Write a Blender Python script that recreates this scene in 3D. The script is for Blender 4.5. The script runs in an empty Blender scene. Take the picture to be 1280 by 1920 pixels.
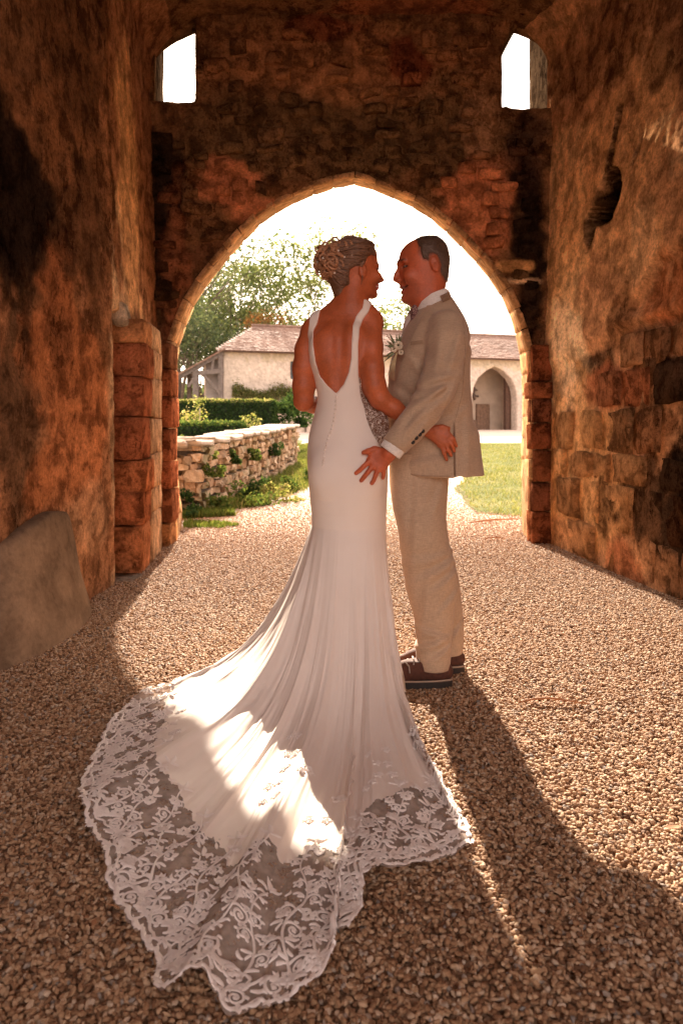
import bpy, math, random
import numpy as np
from mathutils import Vector, Matrix
from mathutils.bvhtree import BVHTree

random.seed(7)
rng = np.random.default_rng(11)
C = bpy.context.scene.collection
SC = bpy.context.scene
R = math.radians

# ------------------------------------------------------------------ camera, world, sun, exposure
F, CH, HZ = 1400.0, 1.03, 800.0          # focal length in photo pixels, eye height, horizon row
cam_d = bpy.data.cameras.new('camera')
cam = bpy.data.objects.new('camera', cam_d)
C.objects.link(cam)
cam.location = (0, 0, CH)
cam.rotation_euler = (R(90), 0, 0)
cam_d.sensor_fit = 'VERTICAL'
cam_d.sensor_height = 36.0
cam_d.lens = 36.0 * F / 1920.0
cam_d.shift_y = -(960 - HZ) / 1920.0
cam_d.clip_start = 0.05
cam_d.clip_end = 2000
cam_d.dof.use_dof = True
cam_d.dof.focus_distance = 2.85
cam_d.dof.aperture_fstop = 5.0
SC.camera = cam

SUN_EL, SUN_AZ = R(28.7), R(6.2)         # azimuth measured from +Y towards -X
world = bpy.data.worlds.new('World')
SC.world = world
world.use_nodes = True
wn = world.node_tree
wn.nodes.clear()
sky = wn.nodes.new('ShaderNodeTexSky')
sky.sky_type = 'NISHITA'
sky.sun_disc = False
sky.sun_elevation = SUN_EL
sky.sun_rotation = -SUN_AZ
sky.air_density = 1.0
sky.dust_density = 6.0
sky.ozone_density = 0.6
hz = wn.nodes.new('ShaderNodeMix'); hz.data_type = 'RGBA'; hz.blend_type = 'MIX'
hz.inputs[0].default_value = 0.72        # thin bright high cloud over the whole sky
hz.inputs[7].default_value = (9.2, 7.7, 7.1, 1)
bg = wn.nodes.new('ShaderNodeBackground')
bg.inputs['Strength'].default_value = 0.10
wo = wn.nodes.new('ShaderNodeOutputWorld')
wn.links.new(sky.outputs[0], hz.inputs[6])
wn.links.new(hz.outputs[2], bg.inputs['Color'])
wn.links.new(bg.outputs[0], wo.inputs['Surface'])

sun_d = bpy.data.lights.new('sun', 'SUN')
sun = bpy.data.objects.new('sun', sun_d)
C.objects.link(sun)
sun_d.energy = 5.0
sun_d.angle = R(0.7)
sun_d.color = (1.0, 0.84, 0.67)
sdir = Vector((-math.sin(SUN_AZ) * math.cos(SUN_EL), math.cos(SUN_AZ) * math.cos(SUN_EL), math.sin(SUN_EL)))
sun.rotation_euler = sdir.to_track_quat('Z', 'Y').to_euler()
sun.location = sdir * 60

vs = SC.view_settings
SC.display_settings.display_device = 'sRGB'
vs.view_transform = 'Standard'
vs.look = 'None'
vs.exposure = 2.07
vs.gamma = 1.0
vs.use_curve_mapping = False
SC.cycles.use_denoising = True
SC.cycles.max_bounces = 12
SC.cycles.diffuse_bounces = 7
SC.cycles.transparent_max_bounces = 24
SC.cycles.sample_clamp_indirect = 8
SC.cycles.caustics_reflective = False
SC.cycles.caustics_refractive = False

# ------------------------------------------------------------------ helpers
def W(px, py, Y):
    """a point of the place: photo column, photo row, metres from the camera"""
    return ((px - 640) * Y / F, Y, CH - (py - HZ) * Y / F)

_T = rng.random((64, 64, 64)).astype(np.float32)
def vnoise(x, y, z):
    x, y, z = np.broadcast_arrays(x, y, z)
    xi, yi, zi = np.floor(x).astype(np.int32), np.floor(y).astype(np.int32), np.floor(z).astype(np.int32)
    fx, fy, fz = x - xi, y - yi, z - zi
    fx, fy, fz = fx*fx*(3-2*fx), fy*fy*(3-2*fy), fz*fz*(3-2*fz)
    x0, y0, z0 = xi & 63, yi & 63, zi & 63
    x1, y1, z1 = (xi+1) & 63, (yi+1) & 63, (zi+1) & 63
    a = _T[x0,y0,z0]*(1-fx)+_T[x1,y0,z0]*fx
    b = _T[x0,y1,z0]*(1-fx)+_T[x1,y1,z0]*fx
    c = _T[x0,y0,z1]*(1-fx)+_T[x1,y0,z1]*fx
    d = _T[x0,y1,z1]*(1-fx)+_T[x1,y1,z1]*fx
    return (a*(1-fy)+b*fy)*(1-fz)+(c*(1-fy)+d*fy)*fz
def fbm(x, y, z, s, octv=4, seed=0.0):
    out, amp, tot = 0.0, 1.0, 0.0
    for i in range(octv):
        k = s * 2.0**i
        out = out + amp*vnoise(x*k+seed+17.3*i, y*k+seed*1.7+5.1*i, z*k+seed*.3+9.2*i)
        tot += amp
        amp *= .5
    return out/tot - .5          # about -0.5 .. 0.5
def sstep(a, b, x):
    t = np.clip((x-a)/(b-a), 0, 1)
    return t*t*(3-2*t)

def empty(name, loc=(0, 0, 0)):
    o = bpy.data.objects.new(name, None)
    o.location = loc
    o.empty_display_size = .2
    C.objects.link(o)
    return o
def tag(o, label=None, cat=None, group=None, kind=None):
    if label: o['label'] = label
    if cat: o['category'] = cat
    if group: o['group'] = group
    if kind: o['kind'] = kind
    return o
_inv = {}
def pset(o, parent):
    if parent is not None:
        o.parent = parent
        if parent.name not in _inv:
            loc = Vector((0, 0, 0))
            p = parent
            while p is not None:
                loc += p.location
                p = p.parent
            _inv[parent.name] = loc
        o.location = Vector(o.location) - _inv[parent.name]
def mesh(name, V, Fc, mat=None, smooth=True, cols=None):
    V = np.asarray(V, dtype=np.float32).reshape(-1, 3)
    me = bpy.data.meshes.new(name)
    if isinstance(Fc, np.ndarray):
        n, k = Fc.shape
        me.vertices.add(len(V)); me.vertices.foreach_set('co', V.ravel())
        me.loops.add(n*k); me.loops.foreach_set('vertex_index', Fc.astype(np.int32).ravel())
        me.polygons.add(n)
        me.polygons.foreach_set('loop_start', np.arange(0, n*k, k, dtype=np.int32))
        me.polygons.foreach_set('loop_total', np.full(n, k, dtype=np.int32))
        me.update(calc_edges=True)
    else:
        me.from_pydata([tuple(map(float, v)) for v in V], [], Fc)
        me.update()
    if smooth and len(me.polygons):
        me.polygons.foreach_set('use_smooth', np.ones(len(me.polygons), dtype=bool))
    if mat is not None: me.materials.append(mat)
    if cols is not None: setcol(me, cols)
    return me
def setcol(me, cols, name='paint'):
    at = me.attributes.new(name, 'FLOAT_COLOR', 'POINT')
    c = np.ones((len(cols), 4), dtype=np.float32)
    c[:, :3] = cols
    at.data.foreach_set('color', c.ravel())
def obj(name, me, parent=None, loc=(0, 0, 0)):
    o = bpy.data.objects.new(name, me)
    o.location = loc
    C.objects.link(o)
    pset(o, parent)
    return o
def build(name, V, Fc, mat, parent=None, smooth=True, cols=None):
    return obj(name, mesh(name, V, Fc, mat, smooth, cols), parent)

class MB:
    """collects shapes into one mesh"""
    def __init__(s): s.v, s.f, s.n = [], [], 0
    def add(s, V, Fc):
        V = np.asarray(V, float).reshape(-1, 3)
        s.v.append(V)
        s.f += [tuple(int(i)+s.n for i in f) for f in Fc]
        s.n += len(V)
        return s
    def box(s, lo, hi, j=0.0):
        x0, y0, z0 = lo; x1, y1, z1 = hi
        V = np.array([(x0,y0,z0),(x1,y0,z0),(x1,y1,z0),(x0,y1,z0),(x0,y0,z1),(x1,y0,z1),(x1,y1,z1),(x0,y1,z1)], float)
        if j: V += rng.uniform(-j, j, V.shape)
        return s.add(V, [(0,3,2,1),(4,5,6,7),(0,1,5,4),(1,2,6,5),(2,3,7,6),(3,0,4,7)])
    def beam(s, a, b, w, h=None, up=(0, 0, 1)):
        h = h or w
        a, b = Vector(a), Vector(b)
        d = (b-a).normalized()
        sx = d.cross(Vector(up))
        if sx.length < 1e-3: sx = d.cross(Vector((1, 0, 0)))
        sx.normalize(); uz = sx.cross(d)
        V = []
        for p in (a, b):
            for i, k in ((-1,-1),(1,-1),(1,1),(-1,1)):
                V.append(p + sx*(i*w/2) + uz*(k*h/2))
        return s.add([tuple(v) for v in V], [(3,2,1,0),(4,5,6,7),(0,1,5,4),(1,2,6,5),(2,3,7,6),(3,0,4,7)])
    def tube(s, pts, rad, n=6, cap=True):
        pts = [Vector(p) for p in pts]
        if not hasattr(rad, '__len__'): rad = [rad]*len(pts)
        V = []
        prev = None
        for i, p in enumerate(pts):
            t = (pts[min(i+1, len(pts)-1)] - pts[max(i-1, 0)]).normalized()
            if prev is None:
                a = t.orthogonal().normalized()
            else:
                a = (prev - t*prev.dot(t))
                a = a.normalized() if a.length > 1e-6 else t.orthogonal().normalized()
            prev = a
            b = t.cross(a)
            for k in range(n):
                w = 2*math.pi*k/n
                V.append(tuple(p + (a*math.cos(w)+b*math.sin(w))*rad[i]))
        Fc = []
        for i in range(len(pts)-1):
            for k in range(n):
                k2 = (k+1) % n
                Fc.append((i*n+k, i*n+k2, (i+1)*n+k2, (i+1)*n+k))
        if cap:
            Fc.append(tuple(range(n))[::-1]); Fc.append(tuple((len(pts)-1)*n+k for k in range(n)))
        return s.add(V, Fc)
    def ball(s, c, r, nu=8, nv=6):
        r = np.array(r if hasattr(r, '__len__') else (r, r, r), float)
        V = [(0, 0, -1)]
        for i in range(1, nv):
            t = math.pi*i/nv
            for k in range(nu):
                w = 2*math.pi*k/nu
                V.append((math.sin(t)*math.cos(w), math.sin(t)*math.sin(w), -math.cos(t)))
        V.append((0, 0, 1))
        Fc = []
        for k in range(nu):
            Fc.append((0, 1+(k+1) % nu, 1+k))
            for i in range(nv-2):
                a, b = 1+i*nu, 1+(i+1)*nu
                Fc.append((a+k, a+(k+1) % nu, b+(k+1) % nu, b+k))
            Fc.append((1+(nv-2)*nu+k, 1+(nv-2)*nu+(k+1) % nu, len(V)-1))
        return s.add(np.array(V)*r+np.array(c), Fc)
    def build(s, name, mat, parent=None, smooth=True):
        V = np.concatenate(s.v) if s.v else np.zeros((0, 3))
        return obj(name, mesh(name, V, s.f, mat, smooth), parent)

def grid_faces(nu, nv, wrap=False):
    """faces of an nu x nv vertex grid (index u*nv+v)"""
    u = np.arange(nu if wrap else nu-1)
    v = np.arange(nv-1)
    U, Vv = np.meshgrid(u, v, indexing='ij')
    U2 = (U+1) % nu
    return np.stack([U*nv+Vv, U2*nv+Vv, U2*nv+Vv+1, U*nv+Vv+1], -1).reshape(-1, 4)

# ------------------------------------------------------------------ signed distance modelling
def smin(a, b, k):
    if k <= 0: return np.minimum(a, b)
    h = np.maximum(k-np.abs(a-b), 0)/k
    return np.minimum(a, b)-h*h*k*.25
def smax(a, b, k): return -smin(-a, -b, k)
class Field:
    def __init__(s, lo, hi, h):
        s.lo = np.array(lo, np.float32); s.h = h
        s.n = (np.ceil((np.array(hi)-s.lo)/h).astype(int)+1)
        s.ax = [(s.lo[i]+h*np.arange(s.n[i])).astype(np.float32) for i in range(3)]
        s.a = np.full(tuple(s.n), .5, np.float32)
    def xyz(s, sl=None):
        sl = sl or (slice(None),)*3
        return s.ax[0][sl[0]][:, None, None], s.ax[1][sl[1]][None, :, None], s.ax[2][sl[2]][None, None, :]
    def sl(s, lo, hi):
        out = []
        for i in range(3):
            a = int(np.clip(math.floor((lo[i]-s.lo[i])/s.h), 0, s.n[i]))
            b = int(np.clip(math.ceil((hi[i]-s.lo[i])/s.h)+1, 0, s.n[i]))
            out.append(slice(a, b))
        return tuple(out)
    def op(s, fn, lo, hi, k=0.0, mode='u'):
        pad = max(.03, 2.5*k, 3*s.h)
        sl = s.sl(np.array(lo)-pad, np.array(hi)+pad)
        if any(q.stop <= q.start for q in sl): return s
        d = fn(*s.xyz(sl)).astype(np.float32)
        if mode == 'u': s.a[sl] = smin(s.a[sl], d, k)
        else: s.a[sl] = smax(s.a[sl], -d, k)
        return s
    def seg(s, a, b, ra, rb, k=0.0, mode='u', flat=None):
        a = np.array(a, float); b = np.array(b, float)
        r = max(ra, rb)
        ba = b-a; L = max(float(ba@ba), 1e-9)
        def fn(x, y, z):
            t = np.clip(((x-a[0])*ba[0]+(y-a[1])*ba[1]+(z-a[2])*ba[2])/L, 0, 1)
            dx, dy, dz = x-a[0]-ba[0]*t, y-a[1]-ba[1]*t, z-a[2]-ba[2]*t
            if flat is not None:
                n, q = flat      # squash along n by q
                dn = dx*n[0]+dy*n[1]+dz*n[2]
                dx, dy, dz = dx+n[0]*dn*(q-1), dy+n[1]*dn*(q-1), dz+n[2]*dn*(q-1)
            return np.sqrt(dx*dx+dy*dy+dz*dz)-(ra+(rb-ra)*t)
        return s.op(fn, np.minimum(a, b)-r, np.maximum(a, b)+r, k, mode)
    def chain(s, pts, k=0.0, mode='u', flat=None):
        for (p, r), (q, t) in zip(pts[:-1], pts[1:]): s.seg(p, q, r, t, k, mode, flat)
        return s
    def ell(s, c, r, k=0.0, mode='u', M=None):
        c = np.array(c, float); r = np.array(r, float)
        M = np.eye(3) if M is None else np.array(M)
        def fn(x, y, z):
            X, Y, Z = x-c[0], y-c[1], z-c[2]
            l = [(M[i][0]*X+M[i][1]*Y+M[i][2]*Z) for i in range(3)]
            k0 = np.sqrt((l[0]/r[0])**2+(l[1]/r[1])**2+(l[2]/r[2])**2)
            k1 = np.sqrt((l[0]/r[0]**2)**2+(l[1]/r[1]**2)**2+(l[2]/r[2]**2)**2)+1e-6
            return k0*(k0-1)/k1
        return s.op(fn, c-r.max(), c+r.max(), k, mode)
    def column(s, rows, k=0.0, e=2.0, front=0.0):
        """rows: (z, x centre, y centre, rx, ry) from bottom to top; closed ends"""
        rows = np.array(sorted(rows), float)
        z0, z1 = rows[0, 0], rows[-1, 0]
        def fn(x, y, z):
            zz = np.clip(z, z0, z1).ravel()
            q = [pchip(rows[:, 0], rows[:, i], zz)[None, None, :] for i in (1, 2, 3, 4)]
            ax, ay = np.abs((x-q[0])/q[2]), np.abs((y-q[1])/q[3])
            if front: ay = ay*(1+front*np.clip((q[0]-x)/q[2], 0, 1)**2)
            d = ((ax**e+ay**e)**(1/e)-1)*np.minimum(q[2], q[3])
            dz = np.maximum(np.maximum(z-z1, z0-z), -0.5)
            return np.where(dz > 0, np.sqrt(np.maximum(d, 0)**2+dz*dz), np.maximum(d, -.2))
        m = rows[:, 3].max(), rows[:, 4].max()
        lo = (rows[:, 1].min()-m[0], rows[:, 2].min()-m[1], z0)
        hi = (rows[:, 1].max()+m[0], rows[:, 2].max()+m[1], z1)
        return s.op(fn, lo, hi, k)
    def copy(s):
        n = object.__new__(Field); n.lo, n.h, n.n, n.ax, n.a = s.lo, s.h, s.n, s.ax, s.a.copy()
        return n

def pchip(xs, ys, x):
    """monotone-ish smooth interpolation"""
    xs = np.asarray(xs, float); ys = np.asarray(ys, float)
    if len(xs) < 3: return np.interp(x, xs, ys)
    h = np.diff(xs); dl = np.diff(ys)/h
    m = np.zeros(len(xs))
    m[0], m[-1] = dl[0], dl[-1]
    for i in range(1, len(xs)-1):
        m[i] = 0 if dl[i-1]*dl[i] <= 0 else (h[i-1]+h[i])*1.0/(h[i]/dl[i-1]+h[i-1]/dl[i]) if dl[i-1]*dl[i] > 0 else 0
    i = np.clip(np.searchsorted(xs, x)-1, 0, len(xs)-2)
    t = np.clip((x-xs[i])/h[i], 0, 1)
    t2, t3 = t*t, t*t*t
    return (2*t3-3*t2+1)*ys[i]+(t3-2*t2+t)*h[i]*m[i]+(-2*t3+3*t2)*ys[i+1]+(t3-t2)*h[i]*m[i+1]

def surface_net(a, lo, h):
    """naive surface nets: vertices and quads of the zero level, inside negative"""
    nx, ny, nz = a.shape
    ins = a < 0
    cnt = np.zeros((nx-1, ny-1, nz-1), np.int8)
    for i in (0, 1):
        for j in (0, 1):
            for k in (0, 1):
                cnt += ins[i:nx-1+i, j:ny-1+j, k:nz-1+k]
    act = np.argwhere((cnt > 0) & (cnt < 8))
    if not len(act): return np.zeros((0, 3)), np.zeros((0, 4), int)
    idx = -np.ones((nx-1, ny-1, nz-1), np.int32)
    idx[act[:, 0], act[:, 1], act[:, 2]] = np.arange(len(act))
    P = np.zeros((len(act), 3), np.float32); N = np.zeros(len(act), np.float32)
    I, J, K = act.T
    cor = [(i, j, k) for i in (0, 1) for j in (0, 1) for k in (0, 1)]
    val = {c: a[I+c[0], J+c[1], K+c[2]] for c in cor}
    for c in cor:
        for d in range(3):
            if c[d] == 0:
                e = list(c); e[d] = 1; e = tuple(e)
                va, vb = val[c], val[e]
                m = (va < 0) != (vb < 0)
                t = np.where(m, va/np.where(va-vb == 0, 1, va-vb), 0)
                q = np.array(c, np.float32)[None, :].repeat(len(act), 0)
                q[:, d] = t
                P += q*m[:, None]; N += m
    P = P/N[:, None]
    V = (act+P)*h+lo
    quads = []
    for d in range(3):
        sl0 = [slice(None)]*3; sl1 = [slice(None)]*3
        sl0[d] = slice(0, -1); sl1[d] = slice(1, None)
        s0, s1 = ins[tuple(sl0)], ins[tuple(sl1)]
        e = np.argwhere(s0 != s1)
        u, v = (d+1) % 3, (d+2) % 3
        ok = (e[:, u] > 0) & (e[:, v] > 0) & (e[:, u] < a.shape[u]-1) & (e[:, v] < a.shape[v]-1)
        e = e[ok]
        flip = s0[e[:, 0], e[:, 1], e[:, 2]]
        q = []
        for (du, dv) in ((-1, -1), (0, -1), (0, 0), (-1, 0)):
            c = e.copy(); c[:, u] += du; c[:, v] += dv
            q.append(idx[c[:, 0], c[:, 1], c[:, 2]])
        q = np.stack(q, 1)
        q[~flip] = q[~flip][:, ::-1]
        quads.append(q)
    Q = np.concatenate(quads)
    return V, Q
def relax(V, Q, it=1, f=.5):
    """a light Laplacian pass over a quad mesh"""
    for _ in range(it):
        S = np.zeros_like(V); n = np.zeros(len(V))
        for a, b in ((0, 1), (1, 2), (2, 3), (3, 0)):
            np.add.at(S, Q[:, a], V[Q[:, b]]); np.add.at(n, Q[:, a], 1)
            np.add.at(S, Q[:, b], V[Q[:, a]]); np.add.at(n, Q[:, b], 1)
        V = V+(S/np.maximum(n, 1)[:, None]-V)*f
    return V
def poly_sd(P, x, y):
    """signed distance to polygon P over broadcast x, y (negative inside)"""
    P = np.array(P, float)
    x, y = np.broadcast_arrays(x, y)
    d = np.full(x.shape, 1e9); s = np.zeros(x.shape, bool)
    for (ax, ay), (bx, by) in zip(P, np.roll(P, -1, 0)):
        ex, ey = bx-ax, by-ay
        wx, wy = x-ax, y-ay
        t = np.clip((wx*ex+wy*ey)/(ex*ex+ey*ey+1e-12), 0, 1)
        d = np.minimum(d, (wx-ex*t)**2+(wy-ey*t)**2)
        c = ((ay <= y) & (by > y)) | ((by <= y) & (ay > y))
        xs = ax+(y-ay)*ex/(ey if abs(ey) > 1e-12 else 1e-12)
        s ^= c & (x < xs)
    return np.where(s, -1, 1)*np.sqrt(d)

# ------------------------------------------------------------------ materials
class NT:
    def __init__(s, name):
        s.m = bpy.data.materials.new(name); s.m.use_nodes = True
        s.t = s.m.node_tree; s.t.nodes.clear()
        s.out = s.n('ShaderNodeOutputMaterial')
        s.b = s.n('ShaderNodeBsdfPrincipled')
        s.t.links.new(s.b.outputs[0], s.out.inputs['Surface'])
    def n(s, k, **kw):
        q = s.t.nodes.new(k)
        for a, b in kw.items(): setattr(q, a, b)
        return q
    def l(s, a, b): s.t.links.new(a, b)
    def coord(s, kind='Object'):
        return s.n('ShaderNodeTexCoord').outputs[kind]
    def pos(s): return s.n('ShaderNodeNewGeometry').outputs['Position']
    def noise(s, vec, scale, detail=5, rough=.55, dist=0.0):
        q = s.n('ShaderNodeTexNoise'); q.inputs['Scale'].default_value = scale
        q.inputs['Detail'].default_value = detail; q.inputs['Roughness'].default_value = rough
        q.inputs['Distortion'].default_value = dist
        if vec is not None: s.l(vec, q.inputs['Vector'])
        return q.outputs['Fac']
    def vor(s, vec, scale, feature='F1', out='Distance'):
        q = s.n('ShaderNodeTexVoronoi'); q.feature = feature; q.inputs['Scale'].default_value = scale
        s.l(vec, q.inputs['Vector'])
        return q.outputs[out]
    def ramp(s, fac, stops):
        q = s.n('ShaderNodeValToRGB')
        e = q.color_ramp.elements
        while len(e) < len(stops): e.new(.5)
        for i, (p, c) in enumerate(stops):
            e[i].position = p
            e[i].color = (*c, 1) if hasattr(c, '__len__') else (c, c, c, 1)
        s.l(fac, q.inputs[0])
        return q.outputs[0]
    def mix(s, fac, a, b, mode='MIX'):
        q = s.n('ShaderNodeMix', data_type='RGBA', blend_type=mode)
        for v, i in ((fac, 0), (a, 6), (b, 7)):
            if hasattr(v, 'is_linked') or hasattr(v, 'links'): s.l(v, q.inputs[i])
            elif hasattr(v, '__len__'): q.inputs[i].default_value = (*v, 1)
            else: q.inputs[i].default_value = v
        return q.outputs[2]
    def math(s, op, a, b=None):
        q = s.n('ShaderNodeMath', operation=op)
        for v, i in ((a, 0), (b, 1)):
            if v is None: continue
            if hasattr(v, 'links'): s.l(v, q.inputs[i])
            else: q.inputs[i].default_value = v
        return q.outputs[0]
    def bump(s, h, strength=.5, dist=.01, prev=None):
        q = s.n('ShaderNodeBump'); q.inputs['Strength'].default_value = strength; q.inputs['Distance'].default_value = dist
        s.l(h, q.inputs['Height'])
        if prev is not None: s.l(prev, q.inputs['Normal'])
        return q.outputs[0]
    def scale(s, vec, v):
        q = s.n('ShaderNodeMapping'); q.inputs['Scale'].default_value = v
        s.l(vec, q.inputs['Vector']); return q.outputs[0]
    def set(s, col=None, rough=None, normal=None, **kw):
        if col is not None:
            if hasattr(col, 'links'): s.l(col, s.b.inputs['Base Color'])
            else: s.b.inputs['Base Color'].default_value = (*col, 1)
        if rough is not None:
            if hasattr(rough, 'links'): s.l(rough, s.b.inputs['Roughness'])
            else: s.b.inputs['Roughness'].default_value = rough
        if normal is not None: s.l(normal, s.b.inputs['Normal'])
        for k, v in kw.items(): s.b.inputs[k.replace('_', ' ')].default_value = v
        return s.m

def plain(name, col, var=.25, scale=30, rough=.8, bump=.3, bs=80, bd=.004, world=False, **kw):
    t = NT(name)
    p = t.pos() if world else t.coord()
    a = tuple(c*(1-var) for c in col); b = tuple(min(1, c*(1+var)) for c in col)
    nrm = t.bump(t.noise(p, bs, 6), bump, bd) if bump else None
    return t.set(t.ramp(t.noise(p, scale, 5), [(.3, a), (.7, b)]), rough, nrm, **kw)

def painted(name, rough=.9, fine=(6, 45), bump=(.5, .5), var=.5, grit=1.0):
    """stone or plaster whose own colour is stored on the mesh, broken up by flakes, pits and grain"""
    t = NT(name)
    at = t.n('ShaderNodeAttribute', attribute_name='paint').outputs['Color']
    p = t.pos()
    n1 = t.noise(p, fine[0], 10, .68, .3)
    n2 = t.noise(p, fine[1], 6, .75)
    n3 = t.noise(t.scale(p, (3.2, 3.2, 1.1)), 8, 8, .75, .5)
    c = t.mix(1.0, at, t.ramp(n1, [(.34, 1-var), (.5, 1.0), (.66, 1+var*.8)]), 'MULTIPLY')
    c = t.mix(1.0, c, t.ramp(n2, [(.34, 1-var*.9), (.52, 1.0), (.68, 1+var*.6)]), 'MULTIPLY')
    flake = t.ramp(n1, [(.455, 0), (.475, 1)])
    if grit:
        rgh = t.ramp(t.noise(p, 1.3, 4, .6), [(.40, .25), (.56, 1)])
        bw_ = t.n('ShaderNodeRGBToBW'); t.l(at, bw_.inputs[0])
        rgh = t.math('MULTIPLY', rgh, t.ramp(bw_.outputs[0], [(.13, 1), (.30, .10)]))
        c = t.mix(t.math('MULTIPLY', t.math('ADD', rgh, .25), .5*grit), c, t.mix(flake, (.50, .40, .34), (1.12, 1.1, 1.08)), 'MULTIPLY')
        pits = t.ramp(n3, [(.385, (.16, .12, .10)), (.425, (1, 1, 1))])
        c = t.mix(t.math('MULTIPLY', rgh, .9*grit), c, pits, 'MULTIPLY')
        n4 = t.noise(p, 95, 4, .8)
        c = t.mix(t.math('MULTIPLY', rgh, .8*grit), c, t.ramp(n4, [(.36, (.35, .30, .27)), (.46, (1, 1, 1)), (.66, (1.25, 1.2, 1.15))]), 'MULTIPLY')
    nb = t.bump(n1, bump[0], .06)
    if grit:
        nb = t.bump(flake, bump[0], .012, nb)
        nb = t.bump(n3, bump[1], .05, nb)
        nb = t.bump(n4, bump[1], .006, nb)
    nb = t.bump(n2, bump[1], .015, nb)
    return t.set(c, rough, nb, Specular_IOR_Level=0.0)
# ------------------------------------------------------------------ ground
def gz(x, y):
    """height of the land"""
    x = np.asarray(x, float); y = np.asarray(y, float)
    t = np.clip(y-8, 0, 31)
    base = np.where(t < 2, .0145*t*t/2, .029*(t-2)+.029)
    rough = .018*fbm(x, y, 0*x, .9, 3, 3.0)*sstep(-5, -3, -np.abs(x-.1)+1.0)
    near = .03*np.exp(-((x+1.35)/.25)**2)*(y < 7)+.02*np.exp(-((x-1.75)/.25)**2)*(y < 7)
    return base+rough+near*sstep(7.4, 6.6, y)

gx = np.concatenate([-np.geomspace(160, 3.2, 26), np.arange(-3, 3.4, .12), np.geomspace(3.6, 160, 26)])
gy = np.concatenate([-np.geomspace(40, 3.2, 10), np.arange(-3, 16, .12), np.geomspace(16.3, 300, 60)])
GX, GY = np.meshgrid(gx, gy, indexing='ij')
GZ = gz(GX, GY)-.006
V = np.stack([GX, GY, GZ], -1).reshape(-1, 3)
t = NT('gravel_earth')
p = t.pos()
c = t.ramp(t.noise(p, 1.6, 8, .65), [(.3, (.34, .21, .12)), (.7, (.52, .37, .26))])
c2 = t.ramp(t.vor(p, 75, 'F1', 'Color'), [(.2, (.62, .55, .5)), (.8, (1.2, 1.15, 1.1))])
sp_ = t.n('ShaderNodeSeparateXYZ'); t.l(p, sp_.inputs[0])
dst = t.math('ADD', sp_.outputs['Y'], t.math('MULTIPLY', t.noise(p, 1.1, 4), 3.0))
c = t.mix(1.0, c, c2, 'MULTIPLY')
c = t.mix(t.ramp(t.math('MULTIPLY', dst, .1), [(.58, 0), (.85, 1)]), c, (.60, .47, .37))
nb = t.bump(t.vor(p, 75), .9, .01)
t.set(c, .95, nb, Specular_IOR_Level=.2)
ground = build('ground', V, grid_faces(len(gx), len(gy)), t.m)
tag(ground, 'pale gravelly earth under the passage and the lane outside', kind='structure')

# loose gravel: one object, real pebbles
t = NT('pebble')
rnd = t.n('ShaderNodeObjectInfo').outputs['Random']
c = t.ramp(rnd, [(0.0, (.16, .078, .038)), (.22, (.36, .20, .105)), (.5, (.48, .295, .165)), (.78, (.57, .385, .24)), (.93, (.66, .50, .36)), (1.0, (.26, .23, .21))])
pc = t.coord()
c = t.mix(.5, c, t.ramp(t.noise(pc, 3.0, 4), [(.3, (.62, .58, .55)), (.7, (1.1, 1.05, 1.0))]), 'MULTIPLY')
t.set(c, .75, t.bump(t.noise(pc, 9, 4), .3, .1), Specular_IOR_Level=.35)
pebble_mat = t.m
ex = np.arange(-1.9, 2.31, .1); ey = np.arange(-.3, 14.01, .1)
EX, EY = np.meshgrid(ex, ey, indexing='ij')
V = np.stack([EX, EY, gz(EX, EY)], -1).reshape(-1, 3)
dens = np.where(EY < 4.2, 14500, 14500*np.exp(-(EY-4.2)/2.2)+150)
dens = dens*sstep(-.33, -.1, fbm(EX, EY, 0*EX, 1.3, 3, 9.)+.40*sstep(6.2, 3.6, EY)+.10)
dens = dens*((EY < 7.7) | (np.abs(EX-.2) < 1.7+.35*(EY-7.7)))
me = mesh('gravel', V, grid_faces(len(ex), len(ey)), pebble_mat)
at = me.attributes.new('density', 'FLOAT', 'POINT'); at.data.foreach_set('value', dens.ravel().astype(np.float32))
gravel = obj('gravel', me)
tag(gravel, 'loose rounded tan gravel covering the passage floor', 'gravel', kind='stuff')
ng = bpy.data.node_groups.new('gravel', 'GeometryNodeTree')
ng.interface.new_socket('Geometry', in_out='INPUT', socket_type='NodeSocketGeometry')
ng.interface.new_socket('Geometry', in_out='OUTPUT', socket_type='NodeSocketGeometry')
N = ng.nodes.new; L = ng.links.new
gi, go = N('NodeGroupInput'), N('NodeGroupOutput')
dp = N('GeometryNodeDistributePointsOnFaces')
na = N('GeometryNodeInputNamedAttribute'); na.data_type = 'FLOAT'; na.inputs[0].default_value = 'density'
L(gi.outputs[0], dp.inputs['Mesh']); L(na.outputs[0], dp.inputs['Density'])
ico = N('GeometryNodeMeshIcoSphere'); ico.inputs['Radius'].default_value = 1.0; ico.inputs['Subdivisions'].default_value = 2
sp = N('GeometryNodeSetPosition'); nt = N('ShaderNodeTexNoise'); nt.inputs['Scale'].default_value = 1.1; nt.inputs['Detail'].default_value = 1
sb = N('ShaderNodeVectorMath'); sb.operation = 'SUBTRACT'; sb.inputs[1].default_value = (.5, .5, .5)
sc = N('ShaderNodeVectorMath'); sc.operation = 'SCALE'; sc.inputs['Scale'].default_value = 1.1
L(nt.outputs['Color'], sb.inputs[0]); L(sb.outputs[0], sc.inputs[0])
L(ico.outputs[0], sp.inputs['Geometry']); L(sc.outputs[0], sp.inputs['Offset'])
ss = N('GeometryNodeSetShadeSmooth'); L(sp.outputs[0], ss.inputs[0])
sm = N('GeometryNodeSetMaterial'); sm.inputs['Material'].default_value = pebble_mat; L(ss.outputs[0], sm.inputs[0])
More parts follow.
